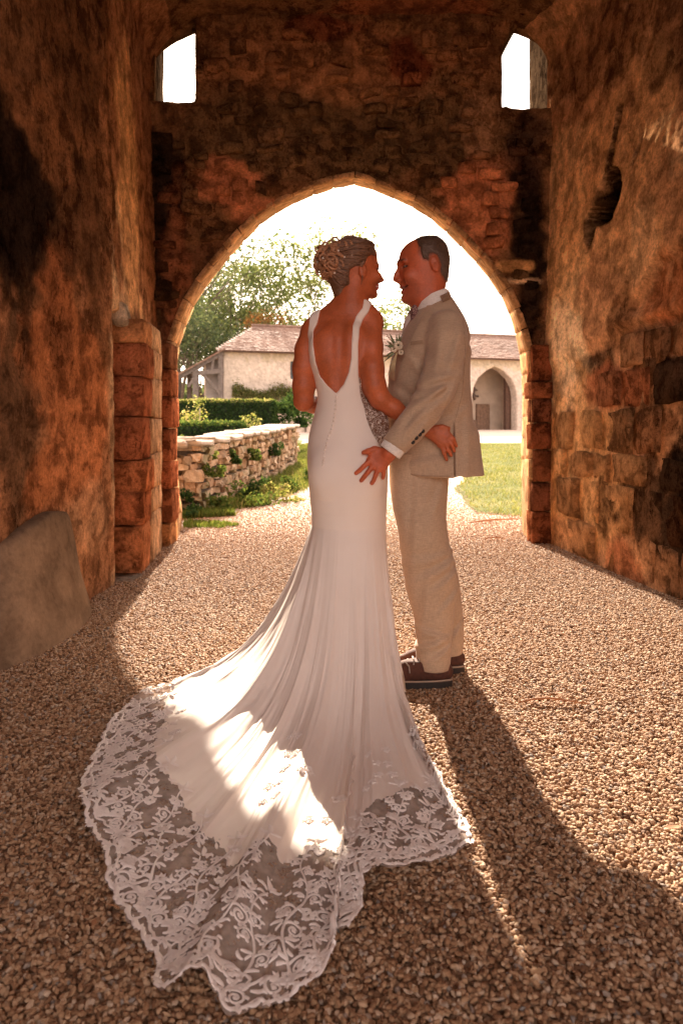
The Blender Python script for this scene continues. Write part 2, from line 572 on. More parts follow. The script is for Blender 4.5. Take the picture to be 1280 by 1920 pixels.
ip = N('GeometryNodeInstanceOnPoints')
L(dp.outputs['Points'], ip.inputs['Points']); L(sm.outputs[0], ip.inputs['Instance'])
rs = N('FunctionNodeRandomValue'); rs.data_type = 'FLOAT_VECTOR'
rs.inputs[0].default_value = (.0030, .0026, .0021); rs.inputs[1].default_value = (.0094, .0075, .0058)
rr = N('FunctionNodeRandomValue'); rr.data_type = 'FLOAT_VECTOR'
rr.inputs[0].default_value = (-.5, -.5, 0); rr.inputs[1].default_value = (.5, .5, 6.28)
rr.inputs['Seed'].default_value = 4
L(rs.outputs[0], ip.inputs['Scale']); L(rr.outputs[0], ip.inputs['Rotation'])
ti = N('GeometryNodeTranslateInstances')
rz = N('FunctionNodeRandomValue'); rz.data_type = 'FLOAT_VECTOR'
rz.inputs[0].default_value = (0, 0, -.003); rz.inputs[1].default_value = (0, 0, .007); rz.inputs['Seed'].default_value = 9
L(ip.outputs[0], ti.inputs[0]); L(rz.outputs[0], ti.inputs['Translation']); ti.inputs['Local Space'].default_value = False
jg = N('GeometryNodeJoinGeometry')
L(ti.outputs[0], jg.inputs[0]); L(jg.outputs[0], go.inputs[0])
md = gravel.modifiers.new('pebbles', 'NODES'); md.node_group = ng

# ------------------------------------------------------------------ gatehouse
ORANGE, PALE, SOOT_SHADE, BROWN, RED, GOLD = (.56, .25, .10), (.74, .48, .27), (.022, .013, .009), (.20, .09, .04), (.36, .11, .05), (.66, .35, .14)
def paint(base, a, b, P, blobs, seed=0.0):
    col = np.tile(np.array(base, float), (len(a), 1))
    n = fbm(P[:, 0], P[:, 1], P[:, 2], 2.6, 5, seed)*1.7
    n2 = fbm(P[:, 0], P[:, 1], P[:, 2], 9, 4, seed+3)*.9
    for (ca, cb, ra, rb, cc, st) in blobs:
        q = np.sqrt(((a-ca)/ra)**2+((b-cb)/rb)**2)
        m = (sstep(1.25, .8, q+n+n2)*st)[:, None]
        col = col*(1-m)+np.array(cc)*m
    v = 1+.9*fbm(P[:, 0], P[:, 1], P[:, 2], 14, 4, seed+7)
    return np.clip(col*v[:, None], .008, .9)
wall_mat = painted('old_plaster')
stone_mat = painted('old_stone', fine=(9, 60), bump=(.6, .6), var=.45)

gate = empty('gatehouse', (0, 6.5, 0))
tag(gate, 'old stone gatehouse passage with blotchy plaster walls and a pointed arch', 'gatehouse')

def XL(y): return -1.43-.048*(4.73-y)
def XR(y): return 1.73+.094*(6.5-y)
# left wall
def left_x(y, z):
    base = np.where(y < 4.75, XL(y), -1.46-.09*sstep(4.75, 6.5, y))
    lean = -.10*sstep(0, 4.2, z)*(.3+.7*sstep(2, 6.5, y))
    top = .22*sstep(4.15, 4.6, z)**2
    n = .05*fbm(y, z, 0*y, 1.1, 3, 1.0)+.028*fbm(y, z, 0*y, 5, 4, 2.0)+.010*fbm(y, z, 0*y, 22, 3, 2.5)
    x = base+lean+top+n
    rec = sstep(4.72, 4.76, y+.02*fbm(y, z, 0*y, 7, 2, 5.))*sstep(1.80, 1.72, z+.05*fbm(y, z, 0*y, 6, 2, 8.))
    return x-.38*rec
y = np.concatenate([np.arange(-3.0, 1.5, .06), np.arange(1.5, 4.6, .02), np.arange(4.6, 4.9, .01), np.arange(4.9, 6.62, .02)])
z = np.arange(-.06, 4.72, .022)
Yg, Zg = np.meshgrid(y, z, indexing='ij')
Xg = left_x(Yg, Zg)
V = np.stack([Xg, Yg, Zg], -1).reshape(-1, 3)
def LB(px, py, rx, ry, c, s, X=-1.5):
    Y = X*F/(px-640); k = Y/F
    return (Y, CH-(py-HZ)*k, rx*Y/(640-px), ry*k, c, s)
bl = [LB(120, 300, 150, 420, BROWN, .8), LB(10, 350, 75, 200, SOOT_SHADE, .98), LB(70, 480, 60, 90, SOOT_SHADE, .6), LB(150, 80, 70, 160, SOOT_SHADE, .45),
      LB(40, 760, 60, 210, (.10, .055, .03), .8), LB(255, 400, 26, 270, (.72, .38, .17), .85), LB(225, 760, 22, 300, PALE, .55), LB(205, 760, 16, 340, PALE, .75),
      LB(120, 760, 60, 200, (.50, .18, .07), .7), LB(160, 420, 40, 120, SOOT_SHADE, .45), LB(30, 60, 70, 80, (.2, .1, .05), .6),
      LB(200, 860, 12, 60, SOOT_SHADE, .6), LB(150, 980, 50, 60, (.5, .29, .16), .5), LB(110, 640, 22, 60, SOOT_SHADE, .5), LB(80, 1100, 120, 90, (.48, .23, .11), .5)]
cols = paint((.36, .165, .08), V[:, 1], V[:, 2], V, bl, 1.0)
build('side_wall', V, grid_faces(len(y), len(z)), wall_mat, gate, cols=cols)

# right wall with the deep torn gap in its plaster
def RW(px, py, X=1.88):
    Y = X*F/(px-640); return (Y, CH-(py-HZ)*Y/F)
gap = [RW(*q) for q in ((1134, 200), (1128, 262), (1124, 300), (1118, 340), (1108, 385), (1097, 415), (1096, 445), (1104, 462), (1110, 440), (1112, 420), (1124, 418), (1134, 410), (1144, 372), (1146, 345), (1138, 318), (1128, 315), (1131, 270), (1140, 200))]
gap2 = [RW(*q) for q in ((1172, 248), (1166, 290), (1160, 308), (1163, 280))]
niche = [RW(*q) for q in ((1168, 660), (1170, 560), (1192, 498), (1230, 470), (1290, 462), (1290, 655))]
def right_x(y, z):
    up = sstep(2.4, 3.2, z)
    base = XR(y)+.035*(6.5-y)*up
    lean = .10*sstep(0, 4.2, z)
    top = -.22*sstep(4.15, 4.6, z)**2
    n = .06*fbm(y, z, 0*y, 1.0, 3, 11.0)*(1-.75*up)+.03*fbm(y, z, 0*y, 4, 4, 12.0)*(1-.6*up)+.010*fbm(y, z, 0*y, 22, 3, 12.5)
    jag = .05*fbm(y, z, 0*y, 9, 3, 13.)
    g = sstep(.012, -.012, poly_sd(gap, y, z)+jag*.6)+sstep(.01, -.01, poly_sd(gap2, y, z))
    nic = sstep(.04, -.04, poly_sd(niche, y, z)+jag)
    rub = .8*sstep(1.78, 1.62, z+jag*2.2+.12*(y-5))          # plaster gone, bare masonry lower down
    ledge = -.05*np.exp(-((z-1.74+.0*y)/.05)**2)*sstep(5.4, 5.0, y)
    return base+lean+top+n+.30*np.clip(g, 0, 1)+.05*nic+.055*rub+ledge
y2 = np.concatenate([np.arange(-3.0, 2.5, .06), np.arange(2.5, 6.62, .018)])
z2 = np.arange(-.06, 4.72, .02)
Yg, Zg = np.meshgrid(y2, z2, indexing='ij')
Xg = right_x(Yg, Zg)
V = np.stack([Xg, Yg, Zg], -1).reshape(-1, 3)
def RB(px, py, rx, ry, c, s, X=1.87):
    Y = X*F/(px-640); k = Y/F
    return (Y, CH-(py-HZ)*k, rx*Y/(px-640), ry*k, c, s)
bl = [RB(1180, 120, 140, 200, (.22, .105, .05), .7), RB(1066, 470, 34, 270, (.80, .48, .24), .92), RB(1140, 340, 80, 200, (.70, .38, .18), .75), RB(1245, 280, 50, 60, PALE, .6),  # last pale blob paints in the sun falling through the slit
      RB(1240, 560, 60, 95, (.42, .15, .06), .9), RB(1062, 680, 34, 110, (.85, .58, .34), .9), RB(1230, 690, 90, 26, SOOT_SHADE, .85), RB(1110, 690, 22, 30, SOOT_SHADE, .75),  # wide low black blob below the niche paints in a shadow crack
      RB(1090, 900, 75, 150, GOLD, .75), RB(1262, 900, 72, 200, SOOT_SHADE, .99), RB(1200, 950, 50, 120, (.05, .028, .016), .88), RB(1190, 800, 60, 60, BROWN, .7),
      RB(1130, 730, 30, 40, RED, .7), RB(1022, 760, 12, 260, SOOT_SHADE, .6), RB(1160, 1060, 30, 60, (.5, .18, .08), .8), RB(1060, 1010, 50, 40, (.6, .28, .12), .7),
      RB(1090, 130, 50, 90, BROWN, .7), RB(1230, 60, 60, 60, SOOT_SHADE, .5), RB(1180, 420, 20, 90, PALE, .35), RB(1150, 600, 14, 60, BROWN, .7), RB(1130, 950, 14, 60, SOOT_SHADE, .6)]
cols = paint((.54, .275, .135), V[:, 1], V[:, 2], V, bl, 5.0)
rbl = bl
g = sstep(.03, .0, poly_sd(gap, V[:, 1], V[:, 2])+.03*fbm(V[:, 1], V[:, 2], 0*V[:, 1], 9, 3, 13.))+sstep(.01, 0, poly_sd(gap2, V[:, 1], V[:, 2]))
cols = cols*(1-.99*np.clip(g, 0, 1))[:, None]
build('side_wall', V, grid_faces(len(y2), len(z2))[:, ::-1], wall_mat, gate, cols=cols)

# vault
xs = np.linspace(0, 1, 90); ys = np.concatenate([np.arange(-3.0, 4, .15), np.arange(4, 6.75, .04)])
TX, TY = np.meshgrid(xs, ys, indexing='ij')
ax = -1.74+3.74*TX
zc = 4.62-.36*np.abs((ax-.12)/1.86)**7+.05*fbm(ax, TY, 0*ax, 2, 4, 21.)+.015*fbm(ax, TY, 0*ax, 12, 3, 22.)
V = np.stack([ax, TY, zc], -1).reshape(-1, 3)
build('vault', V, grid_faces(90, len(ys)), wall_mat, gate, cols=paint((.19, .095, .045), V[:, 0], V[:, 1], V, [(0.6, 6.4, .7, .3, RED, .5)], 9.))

# arch wall
sky_edge = [(342, 1100), (342, 962), (333, 900), (330, 780), (331, 692), (336, 650), (352, 601), (371, 559), (397, 524), (430, 483), (468, 440), (490, 419), (530, 393), (575, 370), (620, 354), (665, 346),
            (713, 361), (772, 388), (816, 417), (845, 443), (874, 473), (904, 505), (933, 543), (951, 581), (965, 622), (973, 655), (978, 700), (979, 780), (977, 900), (976, 1100)]
def off(p, d):
    px, py = p
    vx, vy = px-655, min(py-700, 0)
    L_ = math.hypot(vx, vy); return (px+vx/L_*d, py+vy/L_*d)
OUT = [(W(*p, 7.5)[0], W(*p, 7.5)[2]) for p in sky_edge]
inn = [off(p, 15 if p[1] < 640 else 16) for p in sky_edge]
INN = [(W(*p, 6.5)[0], W(*p, 6.5)[2]) for p in inn]
A = Field((-2.5, 6.38, -.1), (2.9, 7.6, 5.6), .024)
x3, y3, z3 = A.xyz()
XX, ZZ = np.meshgrid(A.ax[0], A.ax[2], indexing='ij')
so, si = poly_sd(OUT, XX, ZZ), poly_sd(INN, XX, ZZ)
tt = np.clip((y3-6.5)/1.0, 0, 1)
hole = so[:, None, :]*tt+si[:, None, :]*(1-tt)
lump = .05*fbm(x3, y3, z3, 1.6, 3, 31.)+.06*fbm(x3, y3, z3, 5, 4, 32.)+.028*fbm(x3, y3, z3, 16, 2, 33.)
course = .008*np.sin(2*np.pi*(z3+.03*fbm(x3, 0*x3, z3, 1.5, 2, 34.))/.21)
slab = np.maximum(np.maximum(6.5-y3, y3-7.5), z3-5.5)+lump*1.3+course
wl = [(W(288, 260, 6.5), W(366, 0, 6.5), W(308, 0, 7.5)[0], W(369, 0, 7.5)[0]), (W(941, 260, 6.5), W(1038, 0, 6.5), W(925, 0, 7.5)[0], W(990, 0, 7.5)[0])]
win = []
for i, (a, b, ox0, ox1) in enumerate(wl):
    x0 = a[0]*(1-tt)+ox0*tt; x1 = b[0]*(1-tt)+ox1*tt
    zs = 3.87+.03*(i == 1)*0+.05*fbm(x3, y3, z3, 9, 2, 36.)
    if i == 1: zs = zs-.05
    ztop = 5.3 if i == 0 else np.minimum(5.3, 4.33+(x3-1.39)*1.9)+.0*y3
    win.append(np.maximum(np.maximum(x0-x3, x3-x1), np.maximum(zs-z3, z3-ztop)))
solid = np.maximum(slab, -np.minimum(hole+lump*.22, np.minimum(win[0], win[1])+lump*.3))
A.a = np.broadcast_to(solid, tuple(A.n)).astype(np.float32)
A.a[:, :, -1] = .1; A.a[0] = .1; A.a[-1] = .1; A.a[:, :, 0] = .1
V, Q = surface_net(A.a, A.lo, A.h)
V = relax(V, Q, 1, .35)
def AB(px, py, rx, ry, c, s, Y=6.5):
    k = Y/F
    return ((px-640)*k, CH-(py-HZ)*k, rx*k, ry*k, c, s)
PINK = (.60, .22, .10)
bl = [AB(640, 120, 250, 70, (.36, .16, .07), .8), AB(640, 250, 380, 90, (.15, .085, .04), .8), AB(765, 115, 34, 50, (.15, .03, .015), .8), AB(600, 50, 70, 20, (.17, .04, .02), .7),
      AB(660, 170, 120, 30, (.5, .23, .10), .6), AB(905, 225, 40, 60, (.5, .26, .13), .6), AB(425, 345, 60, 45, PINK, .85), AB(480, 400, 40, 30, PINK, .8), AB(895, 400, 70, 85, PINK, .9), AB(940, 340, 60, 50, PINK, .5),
      AB(545, 290, 70, 40, (.28, .15, .075), .5), AB(310, 400, 34, 230, SOOT_SHADE, .95), AB(350, 560, 60, 90, (.06, .03, .016), .8), AB(990, 480, 34, 180, SOOT_SHADE, .95), AB(985, 270, 40, 70, (.06, .03, .02), .7),
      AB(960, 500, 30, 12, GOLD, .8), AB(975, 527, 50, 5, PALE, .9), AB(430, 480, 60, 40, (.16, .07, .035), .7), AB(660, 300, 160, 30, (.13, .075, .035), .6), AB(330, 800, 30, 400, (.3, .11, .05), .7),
      AB(1000, 800, 30, 150, (.2, .08, .035), .7), AB(960, 590, 30, 40, SOOT_SHADE, .5)]
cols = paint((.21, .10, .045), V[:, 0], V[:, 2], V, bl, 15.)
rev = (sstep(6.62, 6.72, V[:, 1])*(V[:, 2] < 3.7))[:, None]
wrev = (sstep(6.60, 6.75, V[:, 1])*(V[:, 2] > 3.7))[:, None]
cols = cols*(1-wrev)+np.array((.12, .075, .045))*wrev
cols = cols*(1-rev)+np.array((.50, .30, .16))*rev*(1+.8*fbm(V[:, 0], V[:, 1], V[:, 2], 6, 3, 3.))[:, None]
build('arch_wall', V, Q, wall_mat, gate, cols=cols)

# stones: rough blocks with shared or own mesh
def rough_block(n=2, jit=.05, seed=0, roundness=.12):
    r = np.random.default_rng(seed)
    idx = {}; V = []; Fc = []
    def vid(p):
        if p not in idx: idx[p] = len(V); V.append(p)
        return idx[p]
    for d in range(3):
        for sgn in (0, n):
            u, v = (d+1) % 3, (d+2) % 3
            for i in range(n):
                for j in range(n):
                    q = []
                    for (a, b) in ((0, 0), (1, 0), (1, 1), (0, 1)):
                        p = [0, 0, 0]; p[d] = sgn; p[u] = i+a; p[v] = j+b
                        q.append(vid(tuple(p)))
                    Fc.append(tuple(q) if sgn else tuple(q[::-1]))
    V = np.array(V, float)/n-.5
    l = np.linalg.norm(V, axis=1, keepdims=True)
    V = V*(1-roundness*(l/.866)**4)+r.uniform(-jit, jit, V.shape)
    return V, Fc
def block(name, lo, hi, parent, col, mat=None, n=4, jit=.006, seed=0, bevel=.03, shear=.0):
    """one weathered stone between two corners, its own mesh"""
    lo, hi = np.array(lo, float), np.array(hi, float)
    V, Fc = rough_block(n, 0, seed, bevel)
    V = (lo+hi)/2+V*(hi-lo)
    V[:, 0] += shear*(V[:, 1]-lo[1])*(V[:, 0] > (lo[0]+hi[0])/2)
    for i in range(3):
        V[:, i] += jit*4*fbm(V[:, 0], V[:, 1], V[:, 2], 5, 3, seed*3.1+i*7.)
    c = np.array(col)*(1+.9*fbm(V[:, 0], V[:, 1], V[:, 2], 6, 3, seed*1.3))[:, None]
    c = np.clip(c, .01, .9)
    me = mesh(name, V, Fc, mat or stone_mat, True, c)
    return obj(name, me, parent)

# left pilaster: coursed blocks on a tread
pil = tag(empty('pilaster', (-1.5, 5.5, 0)))
pset(pil, gate); _inv['pilaster'] = Vector((-1.5, 5.5, 0))
zc_ = [-.03, .36, .58, .80, 1.10, 1.37, 1.60, 1.76]
tones = [(.52, .19, .08), (.42, .14, .06), (.50, .17, .07), (.34, .11, .05), (.40, .13, .06), (.38, .13, .06), (.52, .23, .10)]
for i in range(7):
    e = .012*((i*7) % 3-1)
    ch = .03 if i == 6 else 0
    block('stone_block', (-1.90, 5.05+e-ch*.4, zc_[i]+.002), (-1.34+e+ch*.4, 5.46, zc_[i+1]-.002), pil, tones[i], seed=i+3, jit=.007, bevel=.02, shear=-.10)
    block('stone_block', (-1.90, 5.463, zc_[i]+.03*(i % 2)), (-1.385+e*.5, 6.0, zc_[i+1]+.03*((i+1) % 2)-.003), pil, np.array(tones[i])*.35+np.array(PALE)*.65, seed=i+23, jit=.009, bevel=.02, shear=-.10)  # rear blocks paler, painting in the light on the side face
block('broken_capital', (-1.56, 4.97, 1.69), (-1.42, 5.10, 1.87), pil, (.6, .47, .34), seed=77, jit=.02, bevel=.35)
block('base_slab', (-1.72, 4.79, -.02), (-1.33, 5.04, .045), pil, (.34, .26, .2), seed=78)
# left jamb courses
zj = [-.03, .22, .50, .74, 1.02, 1.28, 1.52, 1.74]
jt = [(.5, .22, .09), (.34, .12, .055), (.38, .12, .055), (.33, .11, .05), (.40, .13, .06), (.32, .11, .05), (.24, .10, .05)]
for i in range(7):
    e = .008*((i*5) % 3-1)
    block('jamb_stone', (-1.86, 6.26+e, zj[i]+.003), (-1.435+e, 6.60, zj[i+1]-.003), gate, jt[i], seed=i+41, jit=.006)
# right jamb courses
zj = [-.03, .30, .55, .83, 1.06, 1.27, 1.42, 1.74]
for i in range(7):
    e = .008*((i*4) % 3-1)
    w = .03 if i == 5 else 0
    block('jamb_stone', (1.645+e-w, 6.40-w, zj[i]+.004), (1.80, 6.62, zj[i+1]-.004), gate, [(.22, .07, .03), (.17, .06, .03), (.26, .09, .04)][i % 3], seed=i+61, jit=.006)
# reveal stones and voussoirs following the arch
path_i = [Vector((a, 6.5, b)) for a, b in INN[1:-1]]
path_o = [Vector((a, 7.5, b)) for a, b in OUT[1:-1]]
def resample(pth, n):
    L_ = [0]
    for a, b in zip(pth[:-1], pth[1:]): L_.append(L_[-1]+(b-a).length)
    out = []
    for k in range(n+1):
        s_ = L_[-1]*k/n
        i = min(max(0, int(np.searchsorted(L_, s_)-1)), len(pth)-2)
        out.append(pth[i].lerp(pth[i+1], (s_-L_[i])/(L_[i+1]-L_[i])))
    return out
NV = 38
ri, ro = resample(path_i, NV), resample(path_o, NV)
cen = Vector((0.05, 7, 1.4))
def outw(p, d):
    v = Vector((p.x-cen.x, 0, max(p.z-cen.z, 0))).normalized(); return p+v*d
for k in range(NV):
    r_ = random.Random(k)
    ins = -.006+r_.uniform(-.003, .003)
    a, b = ri[k].lerp(ri[k+1], .012), ri[k].lerp(ri[k+1], .988)
    c_, d_ = ro[k].lerp(ro[k+1], .012), ro[k].lerp(ro[k+1], .988)
    a = a+Vector((0, -.02-r_.uniform(0, .012), 0)); b = b+Vector((0, -.02-r_.uniform(0, .012), 0))
    q = [outw(a, ins), outw(b, ins), outw(d_, ins), outw(c_, ins), outw(a, .04), outw(b, .04), outw(d_, .12), outw(c_, .12)]
    # subdivide each face 3x3 through trilinear map of a rough block
    Vb, Fb = rough_block(4, 0, k, .03)
    u = Vb+.5
    q = np.array(q)
    P = np.zeros_like(u)
    for ii, (i, j, m) in enumerate(((0, 0, 0), (1, 0, 0), (1, 1, 0), (0, 1, 0), (0, 0, 1), (1, 0, 1), (1, 1, 1), (0, 1, 1))):
        w = (u[:, 0] if i else 1-u[:, 0])*(u[:, 1] if j else 1-u[:, 1])*(u[:, 2] if m else 1-u[:, 2])
        P += q[ii]*w[:, None]
    for i in range(3): P[:, i] += .020*fbm(P[:, 0], P[:, 1], P[:, 2], 7, 3, k*1.7+i*5)
    tone = np.array((.62, .35, .17))*r_.uniform(.75, 1.15)
    cc = tone*(1+1.0*fbm(P[:, 0], P[:, 1], P[:, 2], 7, 3, k*.9))[:, None]
    obj('voussoir', mesh('voussoir', P, Fb, stone_mat, True, np.clip(cc, .02, .9)), gate)

# bare masonry blocks on the lower right wall and rubble on the arch wall
cnt = 0
zrow = 0.02
ri_ = random.Random(5)
while zrow < 1.62:
    h = ri_.uniform(.20, .34)
    yy = 2.6+ri_.uniform(0, .3)
    while yy < 6.1:
        w = ri_.uniform(.26, .55)
        zz = min(zrow+h, 1.66)
        yc = yy+w/2
        if zz-zrow > .1 and ri_.random() < .86 and not (5.4 < yc and zrow > 1.0):
            px = 640+F*XR(yc)/yc; py = HZ-F*((zrow+zz)/2-CH)/yc
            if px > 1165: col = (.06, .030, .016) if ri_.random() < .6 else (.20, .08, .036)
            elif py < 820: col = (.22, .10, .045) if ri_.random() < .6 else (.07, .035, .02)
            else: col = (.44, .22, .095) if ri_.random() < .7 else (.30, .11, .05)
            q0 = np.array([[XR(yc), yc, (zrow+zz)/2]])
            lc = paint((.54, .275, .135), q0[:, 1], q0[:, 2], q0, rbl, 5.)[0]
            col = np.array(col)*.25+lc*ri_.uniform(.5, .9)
            x0 = XR(yc)+.10*sstep(0, 4.2, (zrow+zz)/2)-ri_.uniform(.0, .020)+.044
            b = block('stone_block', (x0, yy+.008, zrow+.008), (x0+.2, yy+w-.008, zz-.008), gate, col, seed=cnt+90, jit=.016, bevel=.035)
            cnt += 1
        yy += w
    zrow += h
r2 = np.random.default_rng(3)
placed = []
tries = 0
while len(placed) < 95 and tries < 6000:
    tries += 1
    px, py = r2.uniform(300, 1010), r2.uniform(60, 640)
    x, _, z_ = W(px, py, 6.5)
    hw, hh = r2.uniform(.05, .13), r2.uniform(.03, .06)
    dmin = float(poly_sd(INN, np.array([x]), np.array([z_]))[0])
    if dmin < .14: continue
    if (262 < px < 405 or 900 < px < 1065) and py < 245: continue
    if any(abs(x-a) < (hw+c)*.95 and abs(z_-b) < (hh+d)*.95 for a, b, c, d in placed): continue
    placed.append((x, z_, hw, hh))
    Pq = np.array([[x, 6.5, z_]])
    cc = paint((.16, .08, .038), Pq[:, 0], Pq[:, 1]*0+z_, Pq, bl, 15.)[0]*r2.uniform(.9, 1.3)
    block('rubble_stone', (x-hw, 6.455+r2.uniform(-.022, .018), z_-hh), (x+hw, 6.6, z_+hh), gate, cc, seed=len(placed)+200, n=3, jit=.026, bevel=.14)

# guard stone leaning at the foot of the left wall
gs = Field((-1.95, 2.5, -.1), (-.85, 4.5, 1.15), .022)
def gfn(x, y, z):
    zz = np.clip(z, 0, 1)
    cy = 3.58+.16*zz
    hw = .66*(1-zz*.72)
    dep = .21*(1-zz)**1.3+.04
    q = np.sqrt(((y-cy)/hw)**2+((x+1.52)/dep)**2)-1
    return np.maximum(q*.25, (z-.60)*.7+.3*np.abs(y-3.7)**2)+.03*fbm(x, y, z, 3, 3, 51.)
gs.op(gfn, (-1.9, 2.55, -.1), (-.9, 4.45, 1.1), 0)
V, Q = surface_net(gs.a, gs.lo, gs.h); V = relax(V, Q, 2)
cc = np.array((.24, .16, .105))*(1+1.3*fbm(V[:, 0], V[:, 1], V[:, 2], 3, 4, 52.))[:, None]
up_ = sstep(.45, .8, V[:, 2]+.5*fbm(V[:, 0], V[:, 1], V[:, 2], 3, 3, 53.))[:, None]
cc = cc*(1-up_*.55)
g_ = build('guard_stone', V, Q, painted('worn_limestone', fine=(5, 30), bump=(.25, .25), var=.22, grit=.25), None, cols=np.clip(cc, .02, .9))
tag(g_, 'smooth grey guard stone sloping out of the left wall foot', 'guard stone')
# ------------------------------------------------------------------ outside: lawns, lane, wall, garden
def sheet(name, poly, mat, up=.012, step=.25, kind='structure', label=None):
    P = np.array(poly); lo, hi = P.min(0), P.max(0)
    nx, ny = int((hi[0]-lo[0])/step)+2, int((hi[1]-lo[1])/step)+2
    nx, ny = min(nx, 160), min(ny, 260)
    X, Y = np.meshgrid(np.linspace(lo[0], hi[0], nx), np.linspace(lo[1], hi[1], ny), indexing='ij')
    d = poly_sd(P, X, Y)+.5*fbm(X, Y, 0*X, .8, 3, 61.)*(step < .5)
    Fq = grid_faces(nx, ny)
    keep = (d.ravel()[Fq] < 0).any(1)
    V = np.stack([X, Y, gz(X, Y)+up-.03*sstep(-.2, .15, d)], -1).reshape(-1, 3)
    o = build(name, V, Fq[keep], mat)
    tag(o, label, kind=kind)
    return o
t = NT('turf'); p = t.pos()
c = t.ramp(t.noise(p, .9, 7, .65), [(.3, (.075, .10, .02)), (.5, (.15, .16, .045)), (.72, (.27, .24, .10))])
c = t.mix(.6, c, t.ramp(t.noise(p, 40, 4), [(.3, (.5, .5, .5)), (.7, (1.3, 1.3, 1.3))]), 'MULTIPLY')
t.set(c, 1.0, t.bump(t.noise(p, 60, 5), .9, .05), Specular_IOR_Level=.1); turf = t.m
verge_poly = [(-1.75, 8.55), (-1.45, 9.0), (-1.12, 9.35), (-.95, 10.2), (-.62, 11.2), (-.42, 12.6), (-.15, 15), (.3, 19), (.0, 24), (-1.6, 24), (-1.3, 16.8), (-1.55, 13), (-1.95, 9.2)]
lawn_poly = [(1.62, 9.0), (1.72, 10.2), (1.9, 12), (2.3, 14), (3.1, 18), (4.6, 25), (16, 27), (26, 20), (26, 8), (2.9, 8)]
garden_poly = [(-1.8, 9.2), (-1.5, 13), (-1.2, 17), (-1.2, 24), (-2, 33.5), (-20, 29), (-30, 12), (-2.6, 9)]
sheet('verge', verge_poly, turf, .015, .12, label='grassy verge between the dry stone wall and the lane')
sheet('lawn', lawn_poly, turf, .015, .2, label='sunlit lawn right of the lane')
sheet('garden_ground', garden_poly, turf, .012, .4, label='grassy garden ground behind the dry stone wall')
fld = sheet('meadow', [(-150, 46), (150, 60), (150, 290), (-150, 290)], turf, .03, 6., label='meadow beyond the barn')

t = NT('leaf_green')
rnd = t.n('ShaderNodeAttribute', attribute_name='paint').outputs['Color']
dif = t.n('ShaderNodeBsdfDiffuse'); tr = t.n('ShaderNodeBsdfTranslucent'); mx = t.n('ShaderNodeMixShader'); mx.inputs[0].default_value = .42
t.l(rnd, dif.inputs[0]); t.l(t.mix(1.0, rnd, (1.2, 1.15, .65), 'MULTIPLY'), tr.inputs[0]); t.l(dif.outputs[0], mx.inputs[1]); t.l(tr.outputs[0], mx.inputs[2])
t.l(mx.outputs[0], t.out.inputs['Surface']); leaf_mat = t.m

def leaf_quads(P, size, r_, nrm=None, asp=.55):
    n = len(P)
    d = r_.normal(size=(n, 3)); d /= np.linalg.norm(d, axis=1, keepdims=True)
    e = r_.normal(size=(n, 3)); e -= d*(d*e).sum(1, keepdims=True); e /= np.linalg.norm(e, axis=1, keepdims=True)
    s_ = (size*r_.uniform(.6, 1.3, n))[:, None]
    a, b = d*s_, e*s_*asp
    V = np.stack([P-a, P+b*.9, P+a, P-b*.9], 1).reshape(-1, 3)
    return V, np.arange(4*n).reshape(-1, 4)
def leaf_cols(n, cols, r_, k=4):
    cols = np.array(cols)
    c = cols[r_.integers(0, len(cols), n)]*r_.uniform(.75, 1.3, (n, 1))
    return np.repeat(c, k, 0)
def blades(P, h, w, r_, lean=.5):
    n = len(P)
    h = h*r_.uniform(.5, 1.3, n)
    ang = r_.uniform(0, 2*np.pi, n)
    side = np.stack([np.cos(ang), np.sin(ang), 0*ang], 1)*(w/2)
    ld = r_.normal(size=(n, 3))*[1, 1, 0]*lean
    mid = P+np.stack([0*h, 0*h, h*.55], 1)+ld*(h*.25)[:, None]
    top = P+np.stack([0*h, 0*h, h*.95], 1)+ld*(h*.8)[:, None]
    V = np.stack([P-side, P+side, mid+side*.7, mid-side*.7, top], 1).reshape(-1, 3)
    b = np.arange(n)*5
    tri = [np.stack([b, b+1, b+2], 1), np.stack([b, b+2, b+3], 1), np.stack([b+3, b+2, b+4], 1)]
    return V, np.concatenate(tri)
def in_poly(poly, n, r_, edge=.0, nz=.3):
    P = np.array(poly); lo, hi = P.min(0), P.max(0)
    q = r_.uniform(lo, hi, (n*3, 2))
    d = poly_sd(P, q[:, 0], q[:, 1])+nz*fbm(q[:, 0], q[:, 1], 0*q[:, 0], 1.2, 3, 61.)
    q = q[d < -edge][:n]
    return q
r4 = np.random.default_rng(4)
def grass(name, polys, h, w, cols, label, lean=.5):
    Vs, Fs, Cs, k = [], [], [], 0
    for poly, n, hh in polys:
        q = in_poly(poly, n, r4)
        P = np.stack([q[:, 0], q[:, 1], gz(q[:, 0], q[:, 1])], 1)
        V, T = blades(P, hh*(1+1.2*fbm(q[:, 0], q[:, 1], 0*q[:, 0], 1.5, 3, 71.)), w, r4, lean)
        Vs.append(V); Fs.append(T+k); k += len(V); Cs.append(leaf_cols(len(P), cols, r4, 5))
    o = build(name, np.concatenate(Vs), np.concatenate(Fs), leaf_mat, cols=np.concatenate(Cs))
    tag(o, label, 'grass', kind='stuff'); return o
GR = [(.07, .10, .022), (.11, .14, .035), (.16, .17, .05), (.24, .21, .09)]
grass('verge_grass', [(verge_poly, 26000, .09)], .1, .012, GR, 'tufty sunlit grass along the foot of the dry stone wall')
grass('lawn_grass', [([(1.62, 9.0), (1.72, 10.2), (1.9, 12), (2.3, 14), (3.1, 18), (4.6, 25), (6, 25), (5.5, 8.2), (2.2, 8)], 30000, .05)], .06, .011, [(.13, .15, .045), (.19, .20, .07), (.27, .24, .12)], 'short sunlit grass of the lawn right of the lane')
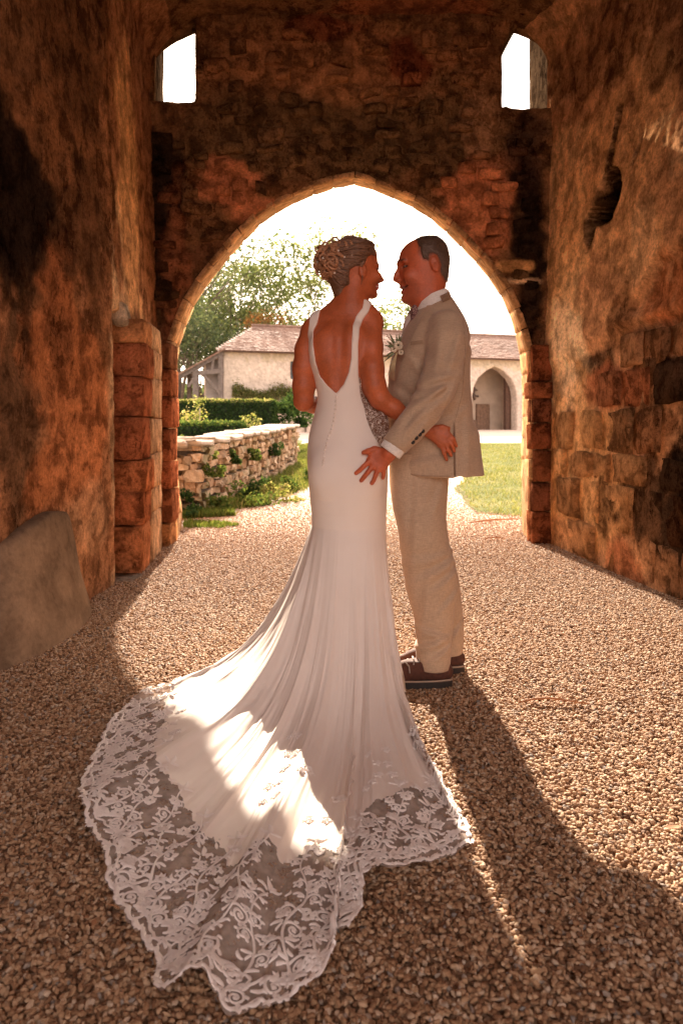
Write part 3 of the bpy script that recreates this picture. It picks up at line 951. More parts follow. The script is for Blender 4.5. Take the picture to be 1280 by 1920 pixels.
tuft = [[(-1.62, 7.55), (-1.2, 7.5), (-.98, 7.75), (-1.2, 8.0), (-1.75, 8.1)], [(-1.85, 8.3), (-1.2, 8.55), (-1.3, 8.9), (-1.8, 8.7)]]
grass('weed_patch', [(tuft[0], 900, .05), (tuft[1], 1500, .09)], .06, .014, GR[:3], 'low green weeds on the gravel beside the left jamb')

# broad leaved weeds at the wall foot and clumps growing on it, each a plant
WALLP = [(-3.1, 8.35), (-2.0, 8.62), (-1.72, 8.95), (-1.50, 10.2), (-1.30, 12.3), (-1.12, 14.4), (-.99, 16.5)]
wp = [Vector((a, b, 0)) for a, b in WALLP]
def wall_at(s_):
    L_ = [0]
    for a, b in zip(wp[:-1], wp[1:]): L_.append(L_[-1]+(b-a).length)
    i = min(max(0, int(np.searchsorted(L_, s_)-1)), len(wp)-2)
    t_ = (s_-L_[i])/(L_[i+1]-L_[i]); p_ = wp[i].lerp(wp[i+1], t_); d_ = (wp[i+1]-wp[i]).normalized()
    return p_, d_
WL = sum((b-a).length for a, b in zip(wp[:-1], wp[1:]))
wall = tag(empty('dry_stone_wall', (-1.5, 10.2, 0)), 'low dry stone wall with flat coping running along the lane', 'wall')
t = NT('field_stone')
rnd = t.n('ShaderNodeObjectInfo').outputs['Random']; p = t.pos()
c = t.ramp(rnd, [(0, (.30, .17, .095)), (.3, (.47, .31, .19)), (.6, (.36, .23, .14)), (.85, (.55, .40, .27)), (1, (.26, .19, .13))])
c = t.mix(.8, c, t.ramp(t.noise(p, 14, 7, .7), [(.3, (.4, .38, .33)), (.6, (1.15, 1.12, 1.1))]), 'MULTIPLY')
c = t.mix(t.ramp(t.noise(p, 2.2, 5), [(.52, 0), (.66, .55)]), c, (.14, .15, .07))
t.set(c, .95, t.bump(t.noise(p, 30, 6), .7, .02), Specular_IOR_Level=.15); field_stone = t.m
earth = plain('dark_wall_core', (.07, .05, .035), .4, 12, 1.0, .8, 20, .03, True)
variants = []
for i in range(9):
    Vb, Fb = rough_block(2, .085, 300+i, .06)
    variants.append(mesh('stone', Vb, Fb, field_stone, False))
core = MB()
for k in range(24):
    a, d = wall_at(WL*k/24); b, _ = wall_at(WL*(k+1)/24)
    n = Vector((-d.y, d.x, 0))
    z0 = float(gz(a.x, a.y))
    core.beam(a+n*.27+Vector((0, 0, z0+.38)), b+n*.27+Vector((0, 0, z0+.38)), .42, .80)
core.build('wall_core', earth, wall, False)
r5 = random.Random(8)
nst = 0
s0 = 0
zrow, row = 0.0, 0
while zrow < .80:
    h = [.15, .10, .13, .14, .09, .12, .11][row % 7]
    s_ = r5.uniform(0, .2)
    while s_ < WL:
        w = r5.choice((.11, .14, .18, .22, .27, .34, .40))*r5.uniform(.85, 1.15)
        pt, d = wall_at(min(s_+w/2, WL))
        n = Vector((-d.y, d.x, 0))
        o = bpy.data.objects.new('stone', variants[r5.randrange(9)])
        C.objects.link(o); o.parent = wall
        zz = float(gz(pt.x, pt.y))+zrow+h/2+r5.uniform(-.012, .012)-.02
        o.location = Vector((pt.x, pt.y, zz))+n*(.10+r5.uniform(-.02, .03))-Vector((-1.5, 10.2, 0))
        o.scale = (w*.93, .24+r5.uniform(-.04, .05), h*r5.choice((.62, .8, .92, 1.05)))
        o.rotation_euler = (r5.uniform(-.12, .12), r5.uniform(-.13, .13), math.atan2(d.y, d.x)+r5.uniform(-.08, .08))
        nst += 1
        s_ += w
    zrow += h; row += 1
s_ = 0
cop = mesh('coping_slab', *rough_block(3, .03, 350, .06), plain('coping_stone', (.36, .28, .21), .3, 6, .95, .6, 25, .02, True))
while s_ < WL:
    w = r5.uniform(.45, .8)
    pt, d = wall_at(min(s_+w/2, WL)); n = Vector((-d.y, d.x, 0))
    o = bpy.data.objects.new('coping_slab', cop); C.objects.link(o); o.parent = wall
    o.location = Vector((pt.x, pt.y, float(gz(pt.x, pt.y))+.835+r5.uniform(-.01, .01)))+n*.25-Vector((-1.5, 10.2, 0))
    o.scale = (w*.99, .62, .085); o.rotation_euler = (r5.uniform(-.03, .03), r5.uniform(-.03, .03), math.atan2(d.y, d.x)+r5.uniform(-.04, .04))
    s_ += w
# far end of the wall turns back, closed with stones
for k in range(5):
    for j in range(3):
        pt, d = wall_at(WL); n = Vector((-d.y, d.x, 0))
        o = bpy.data.objects.new('stone', variants[(k+j) % 9]); C.objects.link(o); o.parent = wall
        o.location = Vector((pt.x, pt.y, float(gz(pt.x, pt.y))+.08+k*.155))+n*(.1+j*.17)+d*.02-Vector((-1.5, 10.2, 0))
        o.scale = (.2, .17, .15); o.rotation_euler = (0, 0, math.atan2(d.y, d.x))

def clump(name, loc, rad, n, size, cols, label, cat, group=None, stems=True, flat=1.0, sub='leaves'):
    o = empty(name, loc)
    tag(o, label, cat, group)
    q = r4.normal(size=(n, 3)); q /= np.linalg.norm(q, axis=1, keepdims=True)
    q *= (r4.uniform(.15, 1, (n, 1))**.45)
    sb_ = r4.normal(0, .45, (9, 3)); ss_ = r4.uniform(.25, .6, 9); w_ = r4.integers(0, 9, n)
    q = sb_[w_]+q*ss_[w_][:, None]
    P = q*np.array(rad)*(1+.7*fbm(q[:, 0]*2, q[:, 1]*2, q[:, 2]*2, 1.5, 2, loc[0]*7))[:, None]
    P[:, 2] = np.maximum(P[:, 2]+rad[2]*.6, .01)
    V, T = leaf_quads(P+np.array(loc), size, r4)
    build(sub, V, T, leaf_mat, o, cols=leaf_cols(n, cols, r4))
    if stems:
        m = MB()
        for k in range(7):
            e = P[r4.integers(0, n)]*.8
            m.tube([Vector(loc), Vector(loc)+Vector((e[0]*.4, e[1]*.4, e[2]*.6)), Vector(loc)+Vector(tuple(map(float, e)))], [.006, .004, .002], 4)
        m.build('stems', bark, o)
    return o
t = NT('bark'); p = t.pos()
t.set(t.ramp(t.noise(t.scale(p, (1, 1, .25)), 18, 6), [(.3, (.07, .05, .035)), (.7, (.2, .15, .11))]), .95, t.bump(t.noise(t.scale(p, (1, 1, .2)), 30, 5), .8, .03)); bark = t.m
DK = [(.025, .05, .018), (.04, .07, .025), (.06, .09, .03)]
MD = [(.06, .10, .03), (.09, .13, .035), (.14, .16, .05)]
YL = [(.18, .20, .06), (.27, .26, .10), (.36, .31, .16), (.12, .15, .05)]
def gzf(x, y): return float(gz(x, y))
for i, (x, y_, z_, rr_, lab) in enumerate([
        (-1.58, 9.05, .42, .15, 'bright green fern clump growing from the near face of the stone wall'),
        (-1.46, 9.85, .52, .10, 'small dark green clump in the wall joints, second from the near end'),
        (-1.36, 11.0, .48, .11, 'green clump halfway along the stone wall face'),
        (-1.24, 12.9, .42, .13, 'dark green clump low on the far half of the stone wall')]):
    clump('wall_plant', (x+.08, y_-.02, gzf(x, y_)+z_), (rr_*.8, rr_, rr_*1.1), 420, .028, MD if i % 2 == 0 else DK, lab, 'plant', 'plants growing from the stone wall')
for i, (x, y_, rr_, cc, lab) in enumerate([
        (-1.72, 8.62, .15, DK, 'dark leafy weed at the wall foot beside the archway'),
        (-1.45, 9.0, .15, MD, 'broad leaved weed at the wall foot, second from the archway'),
        (-1.12, 9.55, .20, MD, 'bushy bright weed at the verge edge where the lane begins'),
        (-.88, 10.1, .20, YL, 'yellow green weed on the verge edge beside the lane'),
        (-1.2, 10.3, .17, DK, 'dark weed on the verge close to the wall'),
        (-.78, 11.2, .14, MD, 'small weed further along the verge edge'),
        (-.55, 12.6, .16, MD, 'leafy weed on the verge beside the dress')]):
    clump('weed', (x, y_, gzf(x, y_)), (rr_*1.2, rr_*1.2, rr_), 520, .03, cc, lab, 'weed', 'weeds on the verge')

# garden: clipped hedge, low hedge, flowering border, dark shrub
def hedge(name, lo, hi, n, size, cols, label, top=None):
    o = empty(name, ((lo[0]+hi[0])/2, (lo[1]+hi[1])/2, lo[2])); tag(o, label, 'hedge')
    lo, hi = np.array(lo), np.array(hi)
    q = r4.uniform(0, 1, (n, 3))
    f = r4.integers(0, 5, n)
    q[f == 0, 1] = 0; q[f == 1, 1] = 1; q[f == 2, 2] = 1; q[f == 3, 0] = 0; q[f == 4, 0] = 1
    P = lo+q*(hi-lo)+r4.normal(0, .022, (n, 3))
    P += .05*np.stack([fbm(P[:, 0], P[:, 1], P[:, 2], 2.5, 2, s0_) for s0_ in (1., 2., 3.)], 1)
    V, T = leaf_quads(P, size, r4)
    c_ = leaf_cols(n, cols, r4)
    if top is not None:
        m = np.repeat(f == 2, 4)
        c_[m] = leaf_cols(n, top, r4)[m]  # paler top leaves paint in the sunlight on the hedge
    build('leaves', V, T, leaf_mat, o, cols=c_)
    m = MB(); m.box(lo+.06, hi-.06)
    m.build('dark_core', plain('hedge_inside', (.02, .03, .012), .5, 8, 1, .5, 20, .03, True), o, False)  # plain dark box filling the hedge behind its leaves
    return o
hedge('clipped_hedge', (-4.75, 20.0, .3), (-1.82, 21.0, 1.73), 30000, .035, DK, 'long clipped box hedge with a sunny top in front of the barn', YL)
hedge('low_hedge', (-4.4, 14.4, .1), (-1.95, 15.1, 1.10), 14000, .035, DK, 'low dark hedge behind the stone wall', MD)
for i, (x, y_, rx, rz_, cc, lab) in enumerate([
        (-2.35, 12.6, .5, .42, YL, 'yellow green flowering bush behind the near wall end'),
        (-1.78, 13.8, .42, .35, YL, 'pale yellow bush in the middle of the border'),
        (-1.52, 15.4, .42, .33, [(.45, .36, .2), (.5, .42, .26), (.3, .28, .1)], 'dry straw coloured plant near the far wall end'),
        (-1.95, 17.4, .75, .62, YL, 'pale green bush below the clipped hedge'),
        (-3.2, 17.2, .8, .62, [(.35, .3, .13), (.2, .24, .06), (.42, .36, .18)], 'olive bush between the two hedges'),
        (-3.35, 13.3, .6, .40, MD, 'green bush behind the wall beside the archway')]):
    clump('border_plant', (x, y_, gzf(x, y_)+.05), (rx, rx*.8, rz_), 1500, .035, cc, lab, 'bush', 'bushes in the garden border')
clump('dark_shrub', W(556, 800, 21.5), (.75, .7, .62), 5200, .05, DK, 'dense dark green shrub right of the clipped hedge', 'shrub', sub='leaves')
# a young slim staked plant in front of the hedge
m = tag(empty('slender_standard', (W(373, 790, 17)[0], 17, .3)), 'slender pale plant stem standing before the clipped hedge', 'plant')
mm = MB(); mm.tube([(m.location.x, 17, .25), (m.location.x+.02, 17, 1.45)], [.02, .012], 6); mm.build('stem', plain('pale_stem', (.45, .36, .27), .2), m)
q = r4.normal(size=(160, 3))*[.07, .07, .16]+np.array([m.location.x, 17, 1.45]); V, T = leaf_quads(q, .03, r4)
build('leaves', V, T, leaf_mat, m, cols=leaf_cols(160, YL, r4))

# ------------------------------------------------------------------ barn
BA = (-5.45, 34.4); bang = math.atan2(.3, .954); bz = .84
bc, bs_ = math.cos(bang), math.sin(bang)
def bw(P):
    P = np.asarray(P, float).reshape(-1, 3)
    return np.stack([BA[0]+P[:, 0]*bc-P[:, 1]*bs_, BA[1]+P[:, 0]*bs_+P[:, 1]*bc, bz+P[:, 2]], 1)
barn = tag(empty('barn', (BA[0], BA[1], bz)), 'long cream limestone barn with brown tiled roof and a pointed cart arch', 'barn')
B = Field((-.3, -.3, -.3), (22.3, 1.0, 4.3), .055)
x_, y_, z_ = B.xyz()
arch_l = [(12.70, -.5), (12.70, 1.75), (12.80, 2.25), (13.05, 2.7), (13.5, 3.08), (13.99, 3.30), (14.48, 3.08), (14.93, 2.7), (15.18, 2.25), (15.28, 1.75), (15.28, -.5)]
XX, ZZ = np.meshgrid(B.ax[0], B.ax[2], indexing='ij')
ad = poly_sd(arch_l, XX, ZZ)[:, None, :]
w0 = np.maximum(np.maximum(3.2-x_, x_-3.9), np.maximum(2.45-z_, z_-3.28))
wallb = np.maximum(np.maximum(-y_, y_-.6), np.maximum(np.maximum(-x_, x_-22), z_-3.78))
wallb = wallb+.05*fbm(x_, y_, z_, 3, 3, 81.)
ringb = np.maximum(np.maximum(ad-.24, -.05-y_), y_-.3)
B.a = np.maximum(np.minimum(wallb, np.maximum(ringb, z_-3.75)), -np.minimum(ad, w0)).astype(np.float32)*np.ones(tuple(B.n), np.float32)
V, Q = surface_net(B.a, B.lo, B.h)
cc = paint((.52, .42, .335), V[:, 0], V[:, 2], V, [(11, 3.5, 9, .35, (.46, .37, .24), .7), (4, .6, 4, .5, (.44, .34, .24), .6), (2, 2.1, 2, .25, (.47, .38, .31), .6), (6, 1.4, 6, .2, (.48, .40, .33), .6)], 82.)
cc = np.clip(cc, 0, .8)
build('wall', bw(V), Q, painted('limestone_wall', fine=(2.2, 12), bump=(.3, .3), var=.09, grit=.12), barn, cols=cc)
cream = plain('cream_render', (.46, .35, .26), .15, 2, .95, .3, 15, .01, True)
m = MB()
for a, b in (((0, .6, -.2), (.5, 7, 3.75)), ((21.5, .6, -.2), (22, 7, 3.75)), ((0, 6.5, -.2), (22, 7, 3.75)), ((12.0, 2.0, -.2), (16.0, 2.25, 3.7)), ((12.2, .6, -.2), (12.45, 2.1, 3.7)), ((15.55, .6, -.2), (15.8, 2.1, 3.7))):
    m.box(a, b)
m.v = [bw(v) for v in m.v]
m.build('inner_wall', cream, barn, False)
wood = plain('old_wood', (.20, .115, .07), .35, 9, .85, .4, 30, .01, True)
greywood = plain('grey_timber', (.15, .115, .095), .35, 9, .9, .4, 30, .01, True)
dark = plain('dark_shutter', (.045, .05, .05), .3, 9, .7, .2, 30, .01, True)
def bbox_(name, lo, hi, mat, parent=barn):
    q = MB(); q.box(lo, hi); q.v = [bw(v) for v in q.v]; return q.build(name, mat, parent, False)
sh_ = bbox_('shutter', (3.2, .12, 2.45), (3.9, .18, 3.28), dark)
for k in range(4): bbox_('shutter_board', (3.215+k*.17, .09, 2.47), (3.37+k*.17, .118, 3.26), dark, sh_)
dr_ = bbox_('door', (13.96, 1.9, -.1), (14.75, 1.995, 1.42), wood)
for k in range(4): bbox_('door_board', (13.97+k*.196, 1.87, -.1), (14.155+k*.196, 1.898, 1.40), wood, dr_)
for k in range(5): bbox_('low_board', (12.75+k*.235, 1.8, -.1), (12.975+k*.235, 1.86, .55), wood)
bbox_('door_post', (15.02, .62, -.1), (15.27, .9, 3.2), plain('dark_post', (.10, .05, .03), .3, 9, .8, .3, 30, .01, True))
# leaping horse figure fixed to the back wall of the cart arch
H = [(0, .52), (.06, .70), (.16, .80), (.30, .86), (.40, .80), (.48, .74), (.60, .72), (.68, .80), (.76, .92), (.80, 1.02), (.86, .98), (.94, .88), (1.06, .80), (1.04, .74), (.94, .76), (.90, .68), (.88, .58), (.98, .50), (1.10, .52),
     (1.14, .42), (1.06, .40), (1.0, .44), (.90, .44), (.96, .30), (.90, .24), (.84, .38), (.74, .44), (.56, .46), (.44, .42), (.36, .30), (.22, .24), (.14, .12), (.08, .16), (.16, .30), (.28, .38), (.24, .50), (.16, .58), (.10, .50), (.04, .40), (-.02, .36), (-.04, .44)]
n = len(H)
Vh = [(12.95+a*1.0, 1.86, 1.38+b) for a, b in H]+[(12.95+a*1.0, 1.98, 1.38+b) for a, b in H]
Fh = [tuple(range(n)), tuple(range(2*n-1, n-1, -1))]+[(i, i+n, (i+1) % n+n, (i+1) % n) for i in range(n)]
o = build('horse_figure', bw(Vh), Fh, plain('dark_bronze', (.10, .055, .035), .3, 6, .6, .2, 20, .01, True), None, False)
tag(o, 'dark leaping horse figure on the wall inside the barn arch', 'sculpture')
# roof: underlying slopes, then courses of tiles
t = NT('clay_tile'); p = t.pos()
c = t.ramp(t.noise(p, 7, 4, .8), [(.3, (.11, .06, .04)), (.5, (.20, .115, .078)), (.72, (.31, .20, .145))])
c = t.mix(.5, c, t.ramp(t.noise(p, .6, 5), [(.35, (.7, .66, .62)), (.65, (1.2, 1.15, 1.1))]), 'MULTIPLY')
t.set(c, .9, t.bump(t.noise(p, 25, 4), .5, .02)); tile_mat = t.m
ze, zr, dp_ = 3.68, 5.35, 3.5
base = MB()
V = [(-.35, -.35, ze-.05), (22.3, -.35, ze-.05), (22.3, dp_, zr-.05), (2.2, dp_, zr-.05), (-.35, 7.3, ze-.05), (22.3, 7.3, ze-.05)]
base.add(bw(V), [(0, 1, 2, 3), (4, 3, 2, 5), (0, 3, 4), (0, 4, 5, 1)])
rf = base.build('roof', tile_mat, barn, False)
tv, tf, kk = [], [], 0
r6 = np.random.default_rng(6)
nrow = 17
for i in range(nrow):
    a0, a1 = i/nrow, (i+1.35)/nrow
    xs_ = -.35+2.55*a0+.0
    x = xs_
    while x < 22.3:
        w = .21*r6.uniform(.9, 1.1)
        y0, y1 = -.37+a0*(dp_+.35), -.35+min(a1, 1)*(dp_+.35)
        z0, z1 = ze+a0*(zr-ze), ze+min(a1, 1)*(zr-ze)
        j = r6.normal(0, .012, 4)
        q = [(x, y0+j[0], z0+.035+j[1]*.6), (x+w*.96, y0+j[0]+j[3]*.3, z0+.035+j[2]*.6), (x+w*.96, y1, z1+.01), (x, y1, z1+.01), (x, y0+j[0], z0-.01), (x+w*.96, y0+j[0], z0-.01)]
        tv += q; tf += [(kk, kk+1, kk+2, kk+3), (kk+4, kk+5, kk+1, kk)]; kk += 6
        x += w
tl = build('roof_tiles', bw(tv), tf, tile_mat, barn, False); tl['kind'] = 'stuff'
q = MB(); q.tube([tuple(v) for v in bw([(2.0, dp_, zr+.03), (8, dp_, zr+.05), (15, dp_, zr+.02), (22.3, dp_, zr+.04)])], .09, 6); q.build('ridge', tile_mat, barn)
# timber porch on the left end
def bb(a, b, w, h=None):
    q = MB(); a, b = bw([a, b]); q.beam(tuple(a), tuple(b), w, h or w); return q.build('timber', greywood, barn, False)
for a, b, w in (((-1.25, -.1, -.3), (-1.25, -.1, 2.75), .24), ((-1.25, 2.6, -.3), (-1.25, 2.6, 2.75), .2), ((-.12, -.1, 1.0), (-.12, -.1, 3.45), .2), ((-2.3, -.1, 2.25), (0, -.1, 3.62), .2), ((-1.35, -.1, 2.6), (0, -.1, 2.75), .2),
                ((-.95, -.1, 2.6), (-.1, -.1, 1.65), .13), ((-1.6, -.1, 2.0), (-1.25, -.1, 2.5), .12), ((-2.3, 3, 2.25), (0, 3, 3.62), .2), ((-.55, -.1, 2.7), (-.45, -.1, 3.3), .12)):
    bb(a, b, w)
q = MB(); P = bw([(-2.55, -.35, 2.2), (.05, -.35, 3.72), (.05, 3.4, 3.72), (-2.55, 3.4, 2.2), (-2.55, -.35, 2.28), (.05, -.35, 3.8), (.05, 3.4, 3.8), (-2.55, 3.4, 2.28)])
q.add(P, [(0, 3, 2, 1), (4, 5, 6, 7), (0, 1, 5, 4), (1, 2, 6, 5), (2, 3, 7, 6), (3, 0, 4, 7)]); q.build('porch_roof', tile_mat, barn, False)
bbox_('porch_side', (-.75, .3, -.2), (-.1, .4, 3.3), plain('grey_boarding', (.36, .29, .25), .2, 4, .9, .3, 30, .01, True))
bbox_('porch_chest', (-1.0, -.2, -.2), (-.35, .25, 1.25), plain('dark_chest', (.03, .03, .04), .3, 4, .7, .2, 30, .01, True))
# trained plant along the barn wall
cl = empty('climbing_plant', tuple(bw([(1.8, -.1, 0)])[0])); tag(cl, 'straggly green climber trained along the foot of the barn wall', 'climbing plant')
n = 5200
u = r4.uniform(.4, 4.3, n); vv = 1.72+.10*np.sin(u*2.7)+r4.normal(0, .11+.09*(np.sin(u*3.1) > .2), n)
P = bw(np.stack([u, -.16+r4.normal(0, .07, n), vv], 1)); V, T = leaf_quads(P, .05, r4)
build('leaves', V, T, leaf_mat, cl, cols=leaf_cols(n, [(.09, .11, .035), (.14, .15, .05), (.2, .17, .07)], r4))
q = MB()
for k in range(5): q.tube([tuple(v) for v in bw([(.7+k*.8, -.08, -.1), (.72+k*.8, -.1, .9), (.6+k*.8, -.1, 1.6), (.9+k*.8, -.1, 1.8)])], [.04, .03, .025, .01], 5)
q.build('stems', bark, cl)

# ------------------------------------------------------------------ trees
def tree(name, x, y, h, rad, z0, nleaf, lsize, cols, label, seed, sparse=.0, trunk_f=.35, squash=1.0, group='trees behind the barn'):
    r_ = random.Random(seed); nr = np.random.default_rng(seed)
    o = empty(name, (x, y, z0)); tag(o, label, 'tree', group)
    m = MB(); tips = []
    def grow(p, d, ln, rad_, depth):
        n = 4; pts = [p]; rs_ = [rad_]
        for i in range(n):
            d = (d+Vector((r_.uniform(-.16, .16), r_.uniform(-.16, .16), r_.uniform(-.02, .14)))).normalized()
            p = p+d*ln/n; pts.append(p); rs_.append(rad_*(1-.5*(i+1)/n))
        m.tube(pts, rs_, 6 if depth < 2 else 4, cap=False)
        if depth >= 3: tips.append(p); tips.append(pts[2]); return
        for k in range(r_.randint(3, 4) if depth else 11):
            i = r_.randint(2, n) if depth else r_.randint(1, n)
            a = r_.uniform(0, 6.28); tilt = r_.uniform(.45, 1.0)
            b = pts[i]
            side = Vector((math.cos(a), math.sin(a), 0))
            nd = (d*math.cos(tilt)+side*math.sin(tilt)).normalized()
            grow(b, nd, ln*r_.uniform(.5, .72)*(rad/h*2.6 if depth == 0 else 1), rs_[i]*.62, depth+1)
        if depth < 3: tips.append(p)
    grow(Vector((x, y, z0)), Vector((r_.uniform(-.06, .06), 0, 1)), h*.72, h*.022, 0)
    m.build('trunk', bark, o)
    T_ = np.array([tuple(t_) for t_ in tips])
    T_ = T_[T_[:, 2] > z0+h*trunk_f*.6]
    w = nr.uniform(.3, 1, len(T_)); w /= w.sum()
    i = nr.choice(len(T_), nleaf, p=w)
    spread = rad*.20*(1-sparse*.3)
    P = T_[i]+nr.normal(0, 1, (nleaf, 3))*[spread, spread, spread*.6*squash]
    k = fbm(P[:, 0], P[:, 1], P[:, 2], 1.0/rad*2.4, 3, seed*3.3)
    P = P[k > -.07-.12*(1-sparse)]
    V, Q_ = leaf_quads(P, lsize, nr)
    build('crown', V, Q_, leaf_mat, o, cols=leaf_cols(len(P), cols, nr))
    return o
TG = [(.09, .115, .045), (.13, .155, .06), (.18, .20, .09)]
TD = [(.06, .085, .05), (.09, .115, .06), (.14, .16, .085)]
def tx(px, Y): return (px-640)*Y/F
for i, (px, Y, h, rad, n_, ls, cc, lab, spr, sq) in enumerate([
        (425, 52, 9.6, 3.6, 8500, .11, TG, 'tall airy tree left of the barn ridge with its trunk showing', .5, 1.),
        (345, 46, 9.2, 4.0, 8000, .11, TD, 'dark leafy tree beside the arch edge behind the porch', .2, 1.),
        (465, 58, 9.8, 3.0, 5200, .14, TG, 'slim tree with loose crown rising behind the hipped roof', .5, 1.),
        (560, 56, 8.9, 4.4, 12000, .17, TG, 'broad spreading tree behind the barn roof beside the bride', .5, .8),
        (735, 66, 9.6, 3.6, 6000, .15, TG, 'faint thin tree seen between the two faces', .7, 1.),
        (385, 42, 5.2, 2.6, 9000, .10, TD, 'low dense tree filling the gap behind the porch', .1, 1.),
        (300, 50, 9.0, 3.6, 8000, .12, TD, 'tall tree mostly hidden by the left jamb', .2, 1.)]):
    tree('tree', tx(px, Y), Y, h, rad, .85, n_, ls, cc, lab, 40+i, spr, .3, sq)
RU = [(.24, .10, .04), (.3, .15, .06), (.16, .13, .05)]
tree('copper_tree', tx(492, 47), 47, 6.9, 1.3, .85, 1800, .09, RU, 'small rusty leaved treetop showing above the barn ridge', 71, .1, .6, 1., None)
tree('copper_tree', tx(528, 47), 47, 6.8, .8, .85, 900, .09, RU, 'narrower rusty treetop above the ridge, nearer the bride', 72, .1, .6, 1., None)
# far belt of woodland that closes the view left of the porch
n = 16000
P = np.stack([r4.uniform(-40, -8, n), r4.uniform(60, 75, n), r4.uniform(.8, 6, n)*1.0], 1)
P[:, 2] *= .75+.6*fbm(P[:, 0], P[:, 1], 0*P[:, 0], .25, 3, 91.)
V, T = leaf_quads(P, .35, r4)
o = build('far_woodland', V, T, leaf_mat, cols=leaf_cols(n, TD, r4)); tag(o, 'hazy far off wood left of the barn', 'woodland', kind='stuff')

# dry stalks and litter on the gravel
stm = plain('dry_stalk', (.36, .16, .07), .3, 30, .8, .2)
def stalk(px0, py0, px1, py1, rad, lab, lift=.018):
    Y0, Y1 = F*CH/(py0-HZ), F*CH/(py1-HZ)
    a, b = Vector(W(px0, py0, Y0)), Vector(W(px1, py1, Y1)); a.z = gzf(a.x, a.y)+lift; b.z = gzf(b.x, b.y)+lift
    mid = a.lerp(b, .45)+Vector((0, .015, .012))
    q = MB(); q.tube([a, a.lerp(mid, .5)+Vector((0, .004, .002)), mid, mid.lerp(b, .5), b], [rad*.5, rad, rad, rad*.8, rad*.4], 6)
    q.tube([mid, mid+(b-a).normalized()*.04+Vector((0, -.02, .006))], [rad*.5, rad*.3], 5)
    o = q.build('dry_stalk', stm); tag(o, lab, 'twig', 'dry stalks on the gravel'); return o
stalk(972, 1324, 1104, 1328, .0045, 'reddish dry stalk lying on the sunlit gravel right of the couple')
stalk(880, 983, 980, 976, .010, 'orange dry stalk lying at the foot of the right jamb')
stalk(905, 1016, 948, 1014, .006, 'thin dark twig on the lane behind the man')
def leaf_litter(px, py, s_, lab):
    Y = F*CH/(py-HZ); c_ = np.array(W(px, py, Y)); c_[2] = gzf(c_[0], c_[1])+.02
    V = c_+np.array([(-1, 0, 0), (-.4, .5, .15), (.5, .45, .1), (1.1, 0, .2), (.5, -.4, .12), (-.4, -.45, .1), (0, 0, -.08)])*s_
    o = build('fallen_leaf', V, [(0, 1, 6), (1, 2, 6), (2, 3, 6), (3, 4, 6), (4, 5, 6), (5, 0, 6)], stm); tag(o, lab, 'leaf', 'fallen leaves on the gravel')
leaf_litter(1046, 1309, .016, 'pale curled leaf just above the long reddish stalk')
leaf_litter(1260, 1565, .02, 'curled leaf near the right edge of the lit gravel')
leaf_litter(985, 1402, .018, 'small leaf right of the groom shadow edge')

# scattered bits: twig ends, leaf crumbs and straw among the pebbles
r8 = random.Random(31); q = MB()
for k in range(230):
    Y = r8.uniform(1.4, 7.5); X = r8.uniform(-1.35, 1.75); a_ = r8.uniform(0, 6.28); l = r8.choice((.012, .018, .03, .05))
    z_ = gzf(X, Y)+.012+r8.uniform(0, .006); d = Vector((math.cos(a_), math.sin(a_), r8.uniform(-.1, .15)))*l
    c0 = Vector((X, Y, z_))
    if k % 3 == 0: d = d*min(1, .016/l); l = min(l, .016)
    if k % 3: q.tube([c0, c0+d*.5+Vector((0, 0, .002)), c0+d], [.0012, .0016, .0008], 4)
    else:
        n_ = Vector((-d.y, d.x, 0)).normalized()*l*.4
        q.add([tuple(c0-d*.5), tuple(c0+n_+Vector((0, 0, .003))), tuple(c0+d*.5+Vector((0, 0, .004))), tuple(c0-n_)], [(0, 1, 2, 3)])
o = q.build('dry_litter', stm, None, False); tag(o, 'small dry twigs, straw and leaf crumbs scattered over the gravel', 'litter', kind='stuff')
# ------------------------------------------------------------------ people
def skin_material():
    t = NT('skin'); p = t.coord()
    at = t.n('ShaderNodeAttribute', attribute_name='paint').outputs['Color']
    c = t.mix(.8, at, t.ramp(t.noise(p, 11, 6, .7), [(.3, (.72, .66, .64)), (.7, (1.22, 1.12, 1.08))]), 'MULTIPLY')
    c = t.mix(.5, c, t.ramp(t.noise(p, 130, 3, .7), [(.35, (.75, .70, .68)), (.6, (1.08, 1.05, 1.05))]), 'MULTIPLY')
    t.set(c, .48, t.bump(t.noise(p, 150, 4), .35, .003), Subsurface_Weight=.08, Subsurface_Scale=.02, Specular_IOR_Level=.4)
    t.b.inputs['Subsurface Radius'].default_value = (1, .3, .15)
    return t.m
skin_mat = skin_material()
SK_B, SK_G = np.array((.50, .135, .050)), np.array((.54, .135, .055))

